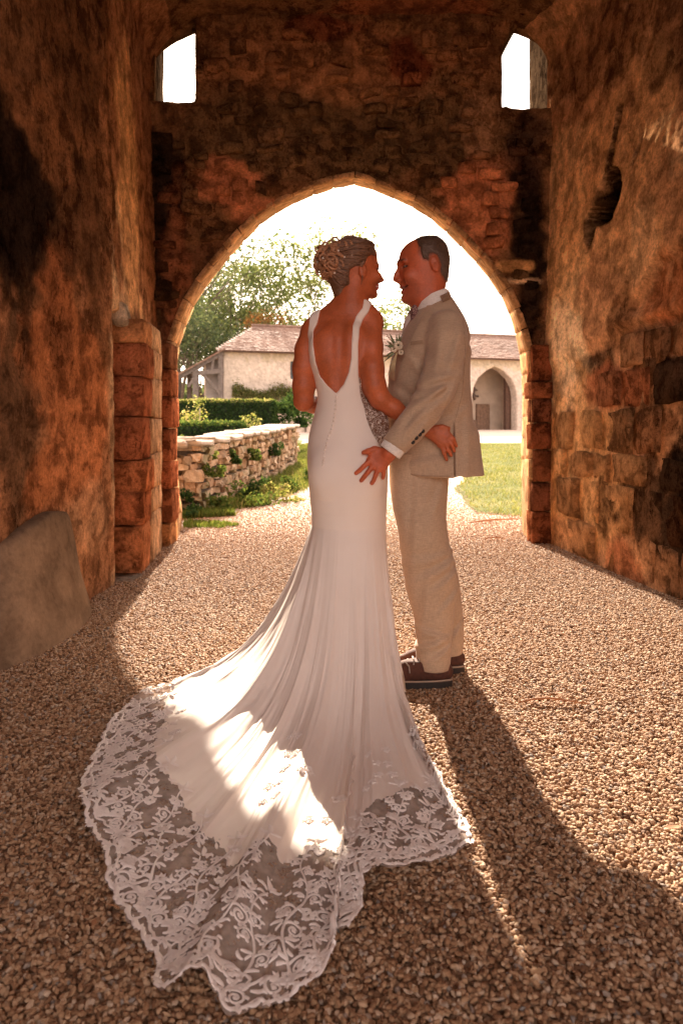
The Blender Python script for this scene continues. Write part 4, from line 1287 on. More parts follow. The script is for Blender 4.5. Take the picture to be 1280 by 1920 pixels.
def head_frame(c, yaw, pitch=0.0):
    """forward, side, up vectors of a head; yaw measured from +X"""
    f = np.array((math.cos(yaw)*math.cos(pitch), math.sin(yaw)*math.cos(pitch), math.sin(pitch)))
    s_ = np.array((-math.sin(yaw), math.cos(yaw), 0))
    u = np.cross(f, s_)
    return np.array(c, float), f, s_, u
def add_head(Fd, fr, rows, k, feat, side=-1):
    """rows: (height, front, back, half width) in the head frame"""
    c, f, s_, u = fr
    rows = np.array(sorted(rows), float)
    def loc(x, y, z):
        dx, dy, dz = x-c[0], y-c[1], z-c[2]
        return dx*f[0]+dy*f[1]+dz*f[2], dx*s_[0]+dy*s_[1]+dz*s_[2], dx*u[0]+dy*u[1]+dz*u[2]
    def fn(x, y, z):
        a, b, h = loc(x, y, z)
        hh = np.clip(h, rows[0, 0], rows[-1, 0])
        fr_, bk, w = (pchip(rows[:, 0], rows[:, i], hh) for i in (1, 2, 3))
        cx, rx = (fr_+bk)/2, (fr_-bk)/2
        q = (a-cx)/rx
        ww = w*(1-.30*np.clip(q, 0, 1)**2)
        e = 2.25
        d = ((np.abs(q)**e+np.abs(b/ww)**e)**(1/e)-1)*np.minimum(rx, ww)
        dz = np.maximum(h-rows[-1, 0], rows[0, 0]-h)
        return np.where(dz > 0, np.sqrt(np.maximum(d, 0)**2+dz*dz), d)
    Fd.op(fn, c-.17, c+.17, k)
    P = lambda a, b, h: c+f*a+s_*b+u*h
    feat(P)
    return loc, P

# ---- groom, profile traced in photo columns and rows, facing -X
gc = W(795, 505, 3.07)
kG = 3.07/F
gf = head_frame(gc, R(180))
def gl(px, py): return ((795-px)*kG, (505-py)*kG)      # forward, up
prof = [(446.5, 788, 820, .030), (449, 780, 824, .045), (454, 768, 829, .057), (463, 757, 835, .068), (475, 749.5, 838, .075), (487, 747, 839.5, .0785), (497, 745.5, 839.5, .0775),
        (504, 748, 839, .076), (512, 748, 838, .0745), (522, 749, 836, .072), (530, 749.5, 833, .069), (537, 750.5, 830, .067), (541, 753, 828, .065), (546, 753.5, 826, .063), (552, 755.5, 822, .060), (558, 755.5, 815, .056), (566, 759, 805, .047), (572, 765, 796, .034)]
rowsG = [(gl(0, py)[1], gl(a, 0)[0], gl(b, 0)[0], w) for py, a, b, w in prof]
G = Field((-.15, 2.72, .0), (.62, 3.42, 1.85), .0042)
def gq(px, py, Y=3.07): return W(px, py, Y)
# trunk and legs kept slim inside the clothes, one body
G.column([(gq(0, 880)[2], gq(795, 0)[0], 3.07, .06, .08), (gq(0, 760)[2], gq(805, 0)[0], 3.07, .10, .13), (gq(0, 650)[2], gq(812, 0)[0], 3.07, .10, .16), (gq(0, 600)[2], gq(815, 0)[0], 3.07, .07, .13)])
G.chain([(gq(800, 620), .07), (gq(803, 575), .062), (gq(806, 535), .062)], .03)
G.chain([(gq(790, 880, 3.05), .055), (gq(800, 1080, 2.98), .04), (gq(812, 1240, 2.96), .035)], .02)
G.chain([(gq(795, 880, 3.12), .055), (gq(815, 1080, 3.13), .045), (gq(836, 1225, 3.12), .035)], .02)
G.chain([(gq(838, 618, 2.92), .045), (gq(818, 735, 2.84), .042), (gq(742, 838, 2.79), .028), (gq(728, 851, 2.782), .026)], .02)
def featG(P):
    A = lambda px, py, b: P(gl(px, py)[0], b, gl(px, py)[1])
    # nose
    G.chain([(A(748, 503, 0), .009), (A(742.5, 516, 0), .0095), (A(741, 523.5, 0), .0105)], .008)
    for b in (-1, 1): G.ell(A(746.5, 526, b*.0125), (.011, .008, .0085), .006)
    G.seg(A(741, 524, 0), A(752, 530, 0), .009, .010, .006)
    # brow, cheek, chin, lips
    for b in (-1, 1):
        G.seg(A(748.5, 494, b*.012), A(756, 493, b*.042), .010, .010, .012)
        G.ell(A(766, 522, b*.047), (.026, .018, .024), .02)
        G.ell(A(756.5, 503, b*.034), (.016, .015, .012), .010, 's')
        G.ell(A(760, 503, b*.033), (.0125, .0125, .0125), .002)
        G.seg(A(755.5, 500.0, b*.026), A(763.5, 501.0, b*.047), .0042, .004, .003)
        G.seg(A(756.5, 506.5, b*.026), A(764, 505.5, b*.045), .0038, .0036, .003)
    G.ell(A(761, 561, 0), (.020, .024, .016), .012)
    G.seg(A(751.5, 538.5, -.016), A(751.5, 538.5, .016), .0055, .0055, .006)
    G.seg(A(754.5, 548.0, -.016), A(754.5, 548.0, .016), .007, .007, .005)
    for b in (-1, 1): G.chain([(A(751, 543.3, 0), .0030), (A(757, 542.5, b*.022), .0034), (A(763.5, 538.0, b*.036), .004)], .003, 's')
    for b in (-1, 1):
        e = A(810, 503, b*.078)
        M = np.array([(.96, 0, .27), (b*.0, 1, 0), (-.27, 0, .96)])
        G.ell(e, (.018, .008, .034), .004, 'u', M)
        G.ell(np.array(e)+np.array((0, b*-.0, 0))-np.array((0, b*(-.009) if False else 0, 0)), (.001, .001, .001), 0)
        G.ell(np.array(e)+np.array((-.001, -b*(-.0) + (b*.012 if False else 0), 0))+np.array((0, (-1 if b*gf[2][1] < 0 else 1)*.011, .003)), (.011, .007, .024), .003, 's', M)
        G.ell(np.array(e)+np.array((.000, (-1 if b*gf[2][1] < 0 else 1)*.006, -.004)), (.006, .005, .009), .004)
add_head(G, gf, rowsG, .02, featG)
# left hand spread on the woman's hip
HY = 2.785
def hand(Fd, wrist, palm, fingers, thumb, nrm):
    fl = (np.array(nrm)/np.linalg.norm(nrm), 1.45)
    (w, rw) = wrist
    for (p_, r_) in palm: Fd.seg(w, p_, rw, r_, .008, 'u', fl)
    for a in range(len(palm)-1): Fd.seg(palm[a][0], palm[a+1][0], palm[a][1], palm[a+1][1], .006, 'u', fl)
    for ch in fingers: Fd.chain(ch, .0035)
    Fd.chain(thumb, .006)
q = lambda px, py, Y=HY: W(px, py, Y)
hand(G, (q(727, 853), .024), [(q(700, 853, 2.79), .016), (q(696, 863, 2.79), .0175), (q(703, 872, 2.787), .018), (q(712, 876, 2.785), .017), (q(719, 874, 2.785), .015)],
     [[(q(694, 863, 2.787), .0105), (q(681, 875, 2.783), .0092), (q(674, 882, 2.79), .0086), (q(667.5, 887, 2.797), .0086)],
      [(q(701, 871, 2.785), .0105), (q(689, 886, 2.780), .0093), (q(682.5, 894, 2.786), .0086), (q(677, 901, 2.795), .0086)],
      [(q(710, 876, 2.783), .0102), (q(704, 891, 2.778), .0090), (q(700.5, 900, 2.784), .0084), (q(697, 906, 2.793), .0085)],
      [(q(718, 874, 2.785), .0092), (q(719, 886, 2.784), .0080), (q(718.5, 892, 2.790), .0075), (q(717.5, 896, 2.797), .0074)]],
     [(q(716, 846, 2.795), .014), (q(702, 842.5, 2.79), .0125), (q(690, 846, 2.785), .0105), (q(681, 848.5, 2.79), .0088)], (0, 1, 0))
V, Q = surface_net(G.a, G.lo, G.h)
V = relax(V, Q, 1, .4)
def local(fr, V):
    d = V-fr[0]; return d@fr[1], d@fr[2], d@fr[3]
a, b, h = local(gf, V)
ppx, ppy = 795-a/kG, 505-h/kG
c = np.tile(SK_G, (len(V), 1))
c *= (1+.35*fbm(V[:, 0], V[:, 1], V[:, 2], 22, 3, 3.))[:, None]
face = (h > -.16)
def tint(m, col): 
    global c
    m = (m*face)[:, None]; c = c*(1-m)+np.array(col)*m
blob = lambda x, y, rx, ry: sstep(1.3, .7, np.sqrt(((ppx-x)/rx)**2+((ppy-y)/ry)**2))
tint(blob(752, 492, 8, 2.6)*sstep(.006, .012, np.abs(b))*.75, (.10, .045, .025))
tint(blob(758.5, 503.3, 4.2, 2.2)*(np.abs(b) > .02), (.03, .015, .012))
tint(blob(757, 503.0, 1.3, 1.3)*(np.abs(b) > .02)*.6, (.5, .45, .4))
tint(blob(751.5, 539, 4, 2.2)*.8, (.42, .08, .06)); tint(blob(754.5, 548, 4, 3.2)*.8, (.42, .08, .06))
tint(sstep(2.1, .8, np.abs(ppy-(543.5-.42*(ppx-752)))-0)*sstep(765, 762, ppx)*(ppx < 766), (.12, .02, .015))
tint(blob(756, 541, 2.4, 1.4)*.7, (.65, .5, .42))
tint(sstep(1.8, .3, np.abs(ppx-(756+(ppy-530)*.55)))*(ppy > 527)*(ppy < 545)*(ppx < 768)*.4, (.26, .06, .03))
tint(blob(764, 552, 20, 22)*.28, (.25, .11, .07))
hl = np.clip(1-np.abs(poly_sd([(779, 440), (780, 452), (783, 468), (784, 480), (787, 490), (797, 494), (801, 486), (806, 481), (814, 482), (819, 490), (821, 503), (821, 516), (826, 523), (832, 531), (850, 531), (850, 435)], ppx, ppy))/5, 0, 1)
tint(hl*.55, (.14, .07, .045))     # shaved beard
man = tag(empty('person', (gc[0], 3.07, 0)), 'man in a beige linen suit and brown shoes facing the woman', 'person')
ob = build('body', V, Q, skin_mat, man, cols=np.clip(c, .005, .9))

# hair
def hair_material(name, col):
    t = NT(name); p = t.coord()
    st = t.noise(t.scale(p, (30, 30, 110)), 3, 4, .6)
    t.set(t.ramp(st, [(.3, tuple(v*.5 for v in col)), (.7, tuple(min(1, v*1.6) for v in col))]), .42, t.bump(st, .5, .004), Specular_IOR_Level=.5)
    return t.m
hairG_mat = hair_material('short_hair', (.12, .070, .045))
Hg = Field((.20, 2.93, 1.55), (.50, 3.2, 1.83), .0034)
add_head(Hg, gf, rowsG, 0, lambda P: None)
pts = [(775, 440), (779, 452), (783, 468), (784, 480), (787, 489), (797, 493), (800, 486), (805, 481), (814, 482), (819, 490), (821, 503), (821, 514), (826, 521), (831, 529), (850, 529), (850, 435)]
hp = [W(x, y, 3.07)[0::2] for x, y in pts]
XX, ZZ = np.meshgrid(Hg.ax[0], Hg.ax[2], indexing='ij')
pd = poly_sd(hp, XX, ZZ)[:, None, :]
x_, y_, z_ = Hg.xyz()
Hg.a = smax(Hg.a-.0045+.003*fbm(x_*4, y_*4, z_, 22, 3, 7.), pd+.022*fbm(x_, y_, z_, 45, 3, 8.)+0*y_, .004).astype(np.float32)
V, Q = surface_net(Hg.a, Hg.lo, Hg.h); V = relax(V, Q, 1, .3)
hair_g = build('hair', V, Q, hairG_mat, man)
def fuzz(V, parent, name, mat, n, ln, wd, flow, r_, only=None):
    """short separate hairs combed over a head"""
    c0 = V.mean(0); i = r_.integers(0, len(V), n); P = V[i]
    if only is not None: P = P[only(P)]
    nrm = P-c0; nrm /= np.linalg.norm(nrm, axis=1, keepdims=True)
    d = np.array(flow)-nrm*(nrm@np.array(flow))[:, None]; d = d/np.linalg.norm(d, axis=1, keepdims=True)+nrm*.35+r_.normal(0, .28, P.shape)
    sd = np.cross(d, nrm); sd /= np.linalg.norm(sd, axis=1, keepdims=True)
    L_ = ln*r_.uniform(.5, 1.3, len(P))[:, None]
    a_, b_, c_ = P-sd*wd, P+sd*wd, P+d*L_+nrm*.001
    V_ = np.stack([a_, b_, c_], 1).reshape(-1, 3)
    return build(name, V_, np.arange(len(V_)).reshape(-1, 3), mat, parent)
fuzz(V, hair_g, 'short_hairs', hairG_mat, 9000, .011, .0007, (.5, 0, -.85), np.random.default_rng(2))

# ---- cloth materials
def cloth_material(name, col, weave=420, var=.12, rough=.9, sheen=.2, wb=.25):
    t = NT(name); p = t.coord()
    n1 = t.noise(t.scale(p, (1, 1, .12)), weave, 2); n2 = t.noise(t.scale(p, (.12, .12, 1)), weave, 2)
    w = t.math('MULTIPLY', t.math('ADD', n1, n2), .5)
    big = t.noise(p, 5, 4)
    c = t.mix(1.0, t.ramp(w, [(.35, tuple(v*(1-var*1.6) for v in col)), (.65, tuple(min(1, v*(1+var)) for v in col))]), t.ramp(big, [(.3, (.92, .92, .92)), (.7, (1.06, 1.06, 1.06))]), 'MULTIPLY')
    t.set(c, rough, t.bump(w, wb, .001, t.bump(big, .2, .01)), Sheen_Weight=sheen, Specular_IOR_Level=.25)
    return t.m
linen = cloth_material('beige_linen', (.51, .36, .245))
linen_t = cloth_material('trouser_linen', (.53, .38, .26))
shirt_mat = cloth_material('white_shirt', (.86, .80, .74), sheen=.1)

# trousers
T = Field((.14, 2.82, .02), (.60, 3.30, 1.02), .0046)
def leg(Y, rows, k):
    T.column([(W(0, py, Y)[2], (W(l, 0, Y)[0]+W(r, 0, Y)[0])/2, Y+dy, (W(r, 0, Y)[0]-W(l, 0, Y)[0])/2, ry) for py, l, r, ry, dy in rows], k, 2.1)
leg(3.13, [(860, 735, 842, .115, 0), (900, 735, 840, .11, 0), (960, 743, 836, .098, 0), (1020, 768, 843, .09, 0), (1080, 778, 858, .083, 0), (1150, 797, 867, .078, 0), (1195, 806, 869, .077, 0), (1222, 805, 866, .074, -.005)], 0)
leg(2.98, [(850, 731, 843, .105, .055), (900, 731, 841, .105, .05), (950, 736, 832, .100, .02), (990, 745, 832, .097, 0), (1040, 751, 846, .088, 0), (1090, 758, 856, .082, 0), (1150, 773, 852, .077, 0), (1195, 778, 846, .078, -.01), (1235, 779, 843, .080, -.012), (1249, 780, 842, .077, -.012)], .03)
x_, y_, z_ = T.xyz()
def folds(px, py, Y, ang, ln, wd, amp):
    """one diagonal crease: a soft ridge and hollow across the cloth"""
    c0 = W(px, py, Y); ca, sa = math.cos(ang), math.sin(ang)
    u = (x_-c0[0])*ca+(z_-c0[2])*sa; v = -(x_-c0[0])*sa+(z_-c0[2])*ca
    return amp*np.exp(-(u/ln)**2)*np.sin(np.clip(v/wd, -math.pi, math.pi))*np.exp(-(v/(wd*2.2))**2)
wr = .006*fbm(x_*1.6, y_*.6, z_*1.2, 4, 2, 5.)*(1+0*x_)
for a_ in ((820, 1060, 2.95, .5, .09, .012, .014), (835, 1080, 2.95, .65, .07, .010, .012), (800, 1040, 2.95, .2, .09, .014, .008), (812, 1180, 2.95, -.3, .06, .010, .011), (800, 1200, 2.95, .35, .07, .009, .012), (825, 1215, 2.95, .55, .06, .009, .012),
           (850, 1180, 3.1, .9, .05, .009, .010), (815, 930, 2.95, 1.2, .08, .012, .008), (790, 1120, 2.95, 1.45, .15, .012, .006), (772, 960, 2.95, 1.5, .18, .010, .006), (840, 1120, 2.95, .8, .06, .010, .010)):
    wr = wr+folds(*a_)
T.a = (T.a+wr).astype(np.float32)
V, Q = surface_net(T.a, T.lo, T.h); V = relax(V, Q, 2, .4)
tr_ = build('trousers', V, Q, linen_t, man)

# jacket: trunk panels and both sleeves
J = Field((.05, 2.66, .72), (.68, 3.42, 1.62), .0046)
JY = 3.08
jr = [(905, 744, 898, .188, 2.2), (870, 737, 893, .184, 2.2), (840, 732, 890, .168, 2.2), (800, 729, 886, .166, 2.2), (760, 727, 883, .170, 2.3), (720, 727, 880, .18, 2.3), (690, 729, 880, .19, 2.3), (655, 740, 880, .197, 2.3), (625, 753, 877, .185, 2.2), (600, 768, 868, .155, 2.1), (580, 783, 857, .115, 2), (562, 797, 846, .08, 2)]
J.column([(W(0, py, JY)[2], (W(l, 0, JY)[0]+W(r, 0, JY)[0])/2, JY, (W(r, 0, JY)[0]-W(l, 0, JY)[0])/2, ry) for py, l, r, ry, e in jr], 0, 2.3)
# back panel below the vent hangs a little proud
x_, y_, z_ = J.xyz()
xv = W(850, 0, 2.93)[0]; zv = W(0, 790, 2.93)[2]
back = sstep(xv-.003, xv+.003, x_)*sstep(zv+.02, zv-.06, z_)*(y_ < 3.05)
J.a = (J.a-.020*back).astype(np.float32)
# hem: front quarters rounded away
def hemline(px): return np.interp(px, [700, 728, 740, 752, 765, 785, 848, 850, 853, 905], [835, 850, 868, 882, 890, 895, 896, 894, 893, 893])
pxs = 640+J.ax[0]*F/2.95
zh = np.array([W(0, py, 2.95)[2] for py in hemline(pxs)])[:, None, None]
J.a = np.maximum(J.a, (zh-z_)).astype(np.float32)
# groove of the vent and of the front edge, pocket flap
def sleeve(pts, k):
    J.chain(pts, k)
sl = [(W(838, 616, 2.915), .073), (W(838, 640, 2.89), .080), (W(830, 690, 2.855), .076), (W(815, 735, 2.825), .072), (W(795, 768, 2.808), .064), (W(766, 805, 2.797), .055), (W(742, 833, 2.79), .0505)]
S2 = Field((.05, 2.66, .72), (.68, 3.42, 1.62), .0046)
S2.chain(sl, .012)
# flat cuff end
ce = np.array(W(739, 836.5, 2.79)); cd = np.array(W(731, 847, 2.79))-np.array(W(757, 812, 2.79)); cd /= np.linalg.norm(cd)
x_, y_, z_ = S2.xyz()
S2.a = smax(S2.a, ((x_-ce[0])*cd[0]+(y_-ce[1])*cd[1]+(z_-ce[2])*cd[2]), .004).astype(np.float32)
wr = .012*fbm(x_*1.2, y_*.8, z_*1.2, 8, 3, 15.)*(1+0*x_)
for a_ in ((800, 742, 2.76, .55, .07, .010, .015), (812, 728, 2.76, .3, .07, .010, .014), (820, 752, 2.76, .75, .06, .010, .014), (835, 700, 2.78, .1, .06, .013, .011), (790, 770, 2.76, .9, .06, .010, .011), (770, 790, 2.76, 1.0, .05, .010, .008),
           (845, 660, 2.80, 1.25, .09, .012, .010), (815, 660, 2.80, 1.45, .09, .012, .008), (838, 740, 2.76, 1.15, .05, .010, .012), (780, 805, 2.76, .85, .05, .009, .008)):
    wr = wr+folds(*a_)
S2.a = (S2.a+wr).astype(np.float32)
# right sleeve reaches round the woman's far side
J.chain([(W(835, 620, 3.24), .072), (W(800, 720, 3.29), .068), (W(745, 765, 3.24), .055), (W(722, 775, 3.18), .048)], .03)
wr = .012*fbm(x_*1.0, y_*.8, z_*.7, 6, 3, 25.)*(1+0*x_)
for a_ in ((865, 720, 2.9, 1.45, .16, .012, .008), (872, 830, 2.9, 1.5, .14, .014, .009), (880, 640, 2.9, -.6, .05, .012, .009), (790, 690, 2.9, -.9, .07, .012, .009), (760, 740, 2.9, -.7, .06, .012, .007), (800, 860, 2.9, .25, .08, .012, .006), (862, 770, 2.9, .6, .05, .010, .008), (830, 790, 2.9, .3, .05, .012, .008), (830, 590, 2.9, -.5, .05, .012, .006)):
    wr = wr+folds(*a_)
J.a = (J.a+wr).astype(np.float32)
JT = J.a.copy()
# sleeve meets the shoulder with a seam hollow
xs_, zs_ = W(838, 0, 2.9)[0], W(0, 625, 2.9)[2]
J.a = smin(J.a, S2.a, .018)
dline = poly_sd([W(x, y, 2.9)[0::2] for x, y in ((868, 640), (869, 642), (850, 712), (826, 770), (810, 792), (808, 790), (824, 768), (848, 710))], *np.meshgrid(J.ax[0], J.ax[2], indexing='ij'))[:, None, :]
J.a = np.maximum(J.a, -(np.maximum(dline-.0035, np.maximum(np.minimum(JT, S2.a+1)-.004, .0)*0+np.abs(y_-2.885)-.055)))if False else J.a
V, Q = surface_net(J.a, J.lo, J.h); V = relax(V, Q, 2, .35)
jac = build('jacket', V, Q, linen, man)
# collar of the jacket, lapel, pocket welt, vent and hem shade as thin strips laid on the cloth
def bvh(o):
    me = o.data
    n = len(me.vertices); co = np.empty(n*3, np.float32); me.vertices.foreach_get('co', co)
    off_ = Vector(o.location)
    p = o.parent
    while p: off_ += Vector(p.location); p = p.parent
    co = co.reshape(-1, 3)+np.array(off_)
    return BVHTree.FromPolygons(co.tolist(), [tuple(q.vertices) for q in me.polygons])
def strip(name, o_bvh, pts, w, lift, thick, mat, parent, Y0=2.4, dirv=(0, 1, 0), seg=5, taper=False):
    """a band of cloth following the surface behind photo points pts"""
    P = []
    for (x0, y0), (x1, y1) in zip(pts[:-1], pts[1:]):
        for k in range(seg): P.append((x0+(x1-x0)*k/seg, y0+(y1-y0)*k/seg))
    P.append(pts[-1])
    m = MB(); V = []
    for i, (px, py) in enumerate(P):
        a_ = P[max(i-1, 0)]; b_ = P[min(i+1, len(P)-1)]
        dx, dy = b_[0]-a_[0], b_[1]-a_[1]; l = math.hypot(dx, dy) or 1
        nx, ny = -dy/l, dx/l
        ww = w*(1-.75*i/(len(P)-1)) if taper else w
        for s_ in (-1, 1):
            x, y = px+nx*ww*s_/2, py+ny*ww*s_/2
            d = Vector(((x-640)/F, 1, -(y-HZ)/F)).normalized()
            hit = o_bvh.ray_cast(Vector((0, 0, CH)), d)
            loc = hit[0] if hit[0] is not None else (Vector(V[-2][0]) if len(V) >= 2 else Vector(W(x, y, 2.9)))
            V.append((loc-d*lift, loc-d*(lift-thick)))
    vs_ = [v[0] for v in V]+[v[1] for v in V]; n = len(V)
    Fs = []
    for i in range(len(P)-1):
        a_, b_, c_, d_ = 2*i, 2*i+1, 2*i+3, 2*i+2
        Fs += [(a_, b_, c_, d_), (n+d_, n+c_, n+b_, n+a_), (a_, d_, n+d_, n+a_), (b_, n+b_, n+c_, c_)]
    Fs += [(0, n, n+1, 1), (n-2, n-1, 2*n-1, 2*n-2)]
    return build(name, [tuple(v) for v in vs_], Fs, mat, parent, False)
jb = bvh(jac)
linen_d = cloth_material('linen_dark', (.38, .25, .16))
strip('pocket', jb, [(769, 644), (792, 641)], 7, .004, .006, linen_d, jac)
strip('lapel', jb, [(800, 572), (785, 592), (772, 615), (760, 640), (750, 662), (742, 690), (736, 712)], 15, .006, .009, linen, jac)
strip('collar', jb, [(843, 553), (826, 561), (808, 573), (797, 588), (788, 600)], 13, .005, .010, linen, jac)
strip('back_seam', jb, [(868, 600), (872, 660), (866, 740), (852, 790)], 1.2, .002, .004, linen_d, jac)
strip('vent_shade', jb, [(851, 792), (851, 840), (852, 892)], 3, .003, .008, linen_d, jac)  # darker strip paints in the shade of the vent gap
strip('hem_shadow', jb, [(757, 880), (772, 890), (800, 892.5), (845, 893)], 1.6, .003, .006, linen_d, jac)  # darker strip paints in the shadow line of the jacket edge
for i, (x, y) in enumerate(((773.5, 829), (780, 821), (786.5, 814.5), (792, 808.5))):
    d = Vector(((x-640)/F, 1, -(y-HZ)/F)).normalized(); hit = jb.ray_cast(Vector((0, 0, CH)), d)
    q = MB(); q.ball(tuple(hit[0] if hit[0] else W(x, y, 2.8)), (.0085, .006, .0085)); q.build('sleeve_button', plain('dark_button', (.02, .012, .01), .2, rough=.3), jac)

# shirt: cuff, collar
S = Field((.12, 2.70, .85), (.25, 2.9, 1.05), .0036)
ca, cb = np.array(W(752, 820, 2.79)), np.array(W(728, 850.5, 2.785))
S.seg(ca, cb, .046, .045, 0)
x_, y_, z_ = S.xyz()
ce2 = np.array(W(730.5, 848, 2.787))
S.a = smax(S.a, ((x_-ce2[0])*cd[0]+(y_-ce2[1])*cd[1]+(z_-ce2[2])*cd[2]), .003).astype(np.float32)
V, Q = surface_net(S.a, S.lo, S.h)
shirt = tag(empty('shirt', (gc[0], 3.07, 1.3))); pset(shirt, man); _inv['shirt'] = Vector((gc[0], 3.07, 1.3))
build('cuff', V, Q, shirt_mat, shirt)
# collar band: ring round the neck, cut by the sloping collar line
S = Field((.22, 2.93, 1.40), (.50, 3.22, 1.66), .0036)
x_, y_, z_ = S.xyz()
zt = np.interp(S.ax[0], [W(776, 0, 3.02)[0], W(787, 0, 3.02)[0], W(807, 0, 3.02)[0], W(833, 0, 3.02)[0], W(845, 0, 3.02)[0]], [W(0, 575, 3.02)[2], W(0, 567, 3.02)[2], W(0, 552, 3.02)[2], W(0, 541, 3.02)[2], W(0, 542, 3.02)[2]])[:, None, None]
cx_ = W(809, 0, 3.07)[0]
rr_ = np.sqrt(((x_-cx_+.35*(zt-z_)*0)/1.0)**2/(.060**2)+((y_-3.07)**2)/(.068**2))
flare = (zt-z_)*.55
d = (rr_-1)*.062-flare*.7
d = np.abs(d-.006)-.0052
S.a = np.maximum(d, np.maximum(z_-zt, zt-.075-z_)).astype(np.float32)
V, Q = surface_net(S.a, S.lo, S.h); V = relax(V, Q, 1)
build('collar', V, Q, shirt_mat, shirt)
# shirt front showing between lapels
q = MB(); q.ball(W(772, 625, 3.08), (.040, .07, .085), 14, 10); q.build('shirt_front', shirt_mat, shirt)
# bow tie
t = NT('bow_tie_cloth'); p = t.coord()
t.set(t.ramp(t.vor(p, 160), [(.25, (.45, .30, .25)), (.5, (.14, .06, .06))]), .8); bt = t.m
q = MB()
for s_ in (-1, 1):
    q.add([W(773+s_*2, 588, 3.02+.0) if False else tuple(np.array(W(777, 590, 3.07))+np.array((-.02, s_*a_, b_))) for a_, b_ in ((.006, .010), (.045, .024), (.052, .0), (.045, -.024), (.006, -.010))]+
          [tuple(np.array(W(777, 590, 3.07))+np.array((-.006, s_*a_, b_))) for a_, b_ in ((.006, .010), (.045, .024), (.052, .0), (.045, -.024), (.006, -.010))],
          [(0, 1, 2, 3, 4), (9, 8, 7, 6, 5), (0, 5, 6, 1), (1, 6, 7, 2), (2, 7, 8, 3), (3, 8, 9, 4), (4, 9, 5, 0)])
q.ball(tuple(np.array(W(775, 590, 3.07))+np.array((-.012, 0, 0))), (.012, .012, .016))
for k, (x, y) in enumerate(((777, 583), (776, 601))): q.ball(W(x, y, 3.0), (.014, .012, .026))
q.build('bow_tie', bt, man, False)
# buttonhole flowers
bo = tag(empty('boutonniere', W(744, 655, 2.93))); pset(bo, man); _inv['boutonniere'] = Vector(W(744, 655, 2.93))
rr = random.Random(2)
fl, lf, st_ = MB(), MB(), MB()
for (x, y, r_) in ((746, 648, .016), (738, 655, .012), (751, 661, .010)):
    c0 = W(x, y, 2.90)
    for k in range(9):
        a_ = k*.7; q_ = (c0[0]+math.cos(a_)*r_*.7, c0[1]-.004*k*.4, c0[2]+math.sin(a_)*r_*.7); fl.ball(q_, (r_*.55, r_*.3, r_*.5), 6, 4)
for k in range(26):
    a_ = rr.uniform(1.2, 3.9); l = rr.uniform(.03, .075); c0 = Vector(W(745, 655, 2.905))
    e = c0+Vector((math.cos(a_)*l, rr.uniform(-.02, .02), math.sin(a_)*l))
    (lf if k % 2 else st_).tube([c0, c0.lerp(e, .5), e], [.0016, .005 if k % 2 else .0015, .0006], 5)
for k in range(7):
    c0 = Vector(W(745, 657, 2.90)); e = Vector(W(726+k*2, 705+k*1.5, 2.905)); st_.tube([c0, c0.lerp(e, .5)+Vector((-.004, -.004, 0)), e], [.0022, .002, .0012], 4)
fl.build('flower', plain('cream_petal', (.70, .58, .42), .15, rough=.7), bo); lf.build('leaf', plain('dusty_leaf', (.16, .2, .10), .3), bo); st_.build('dried_stem', plain('dried_grass', (.48, .36, .2), .2), bo)

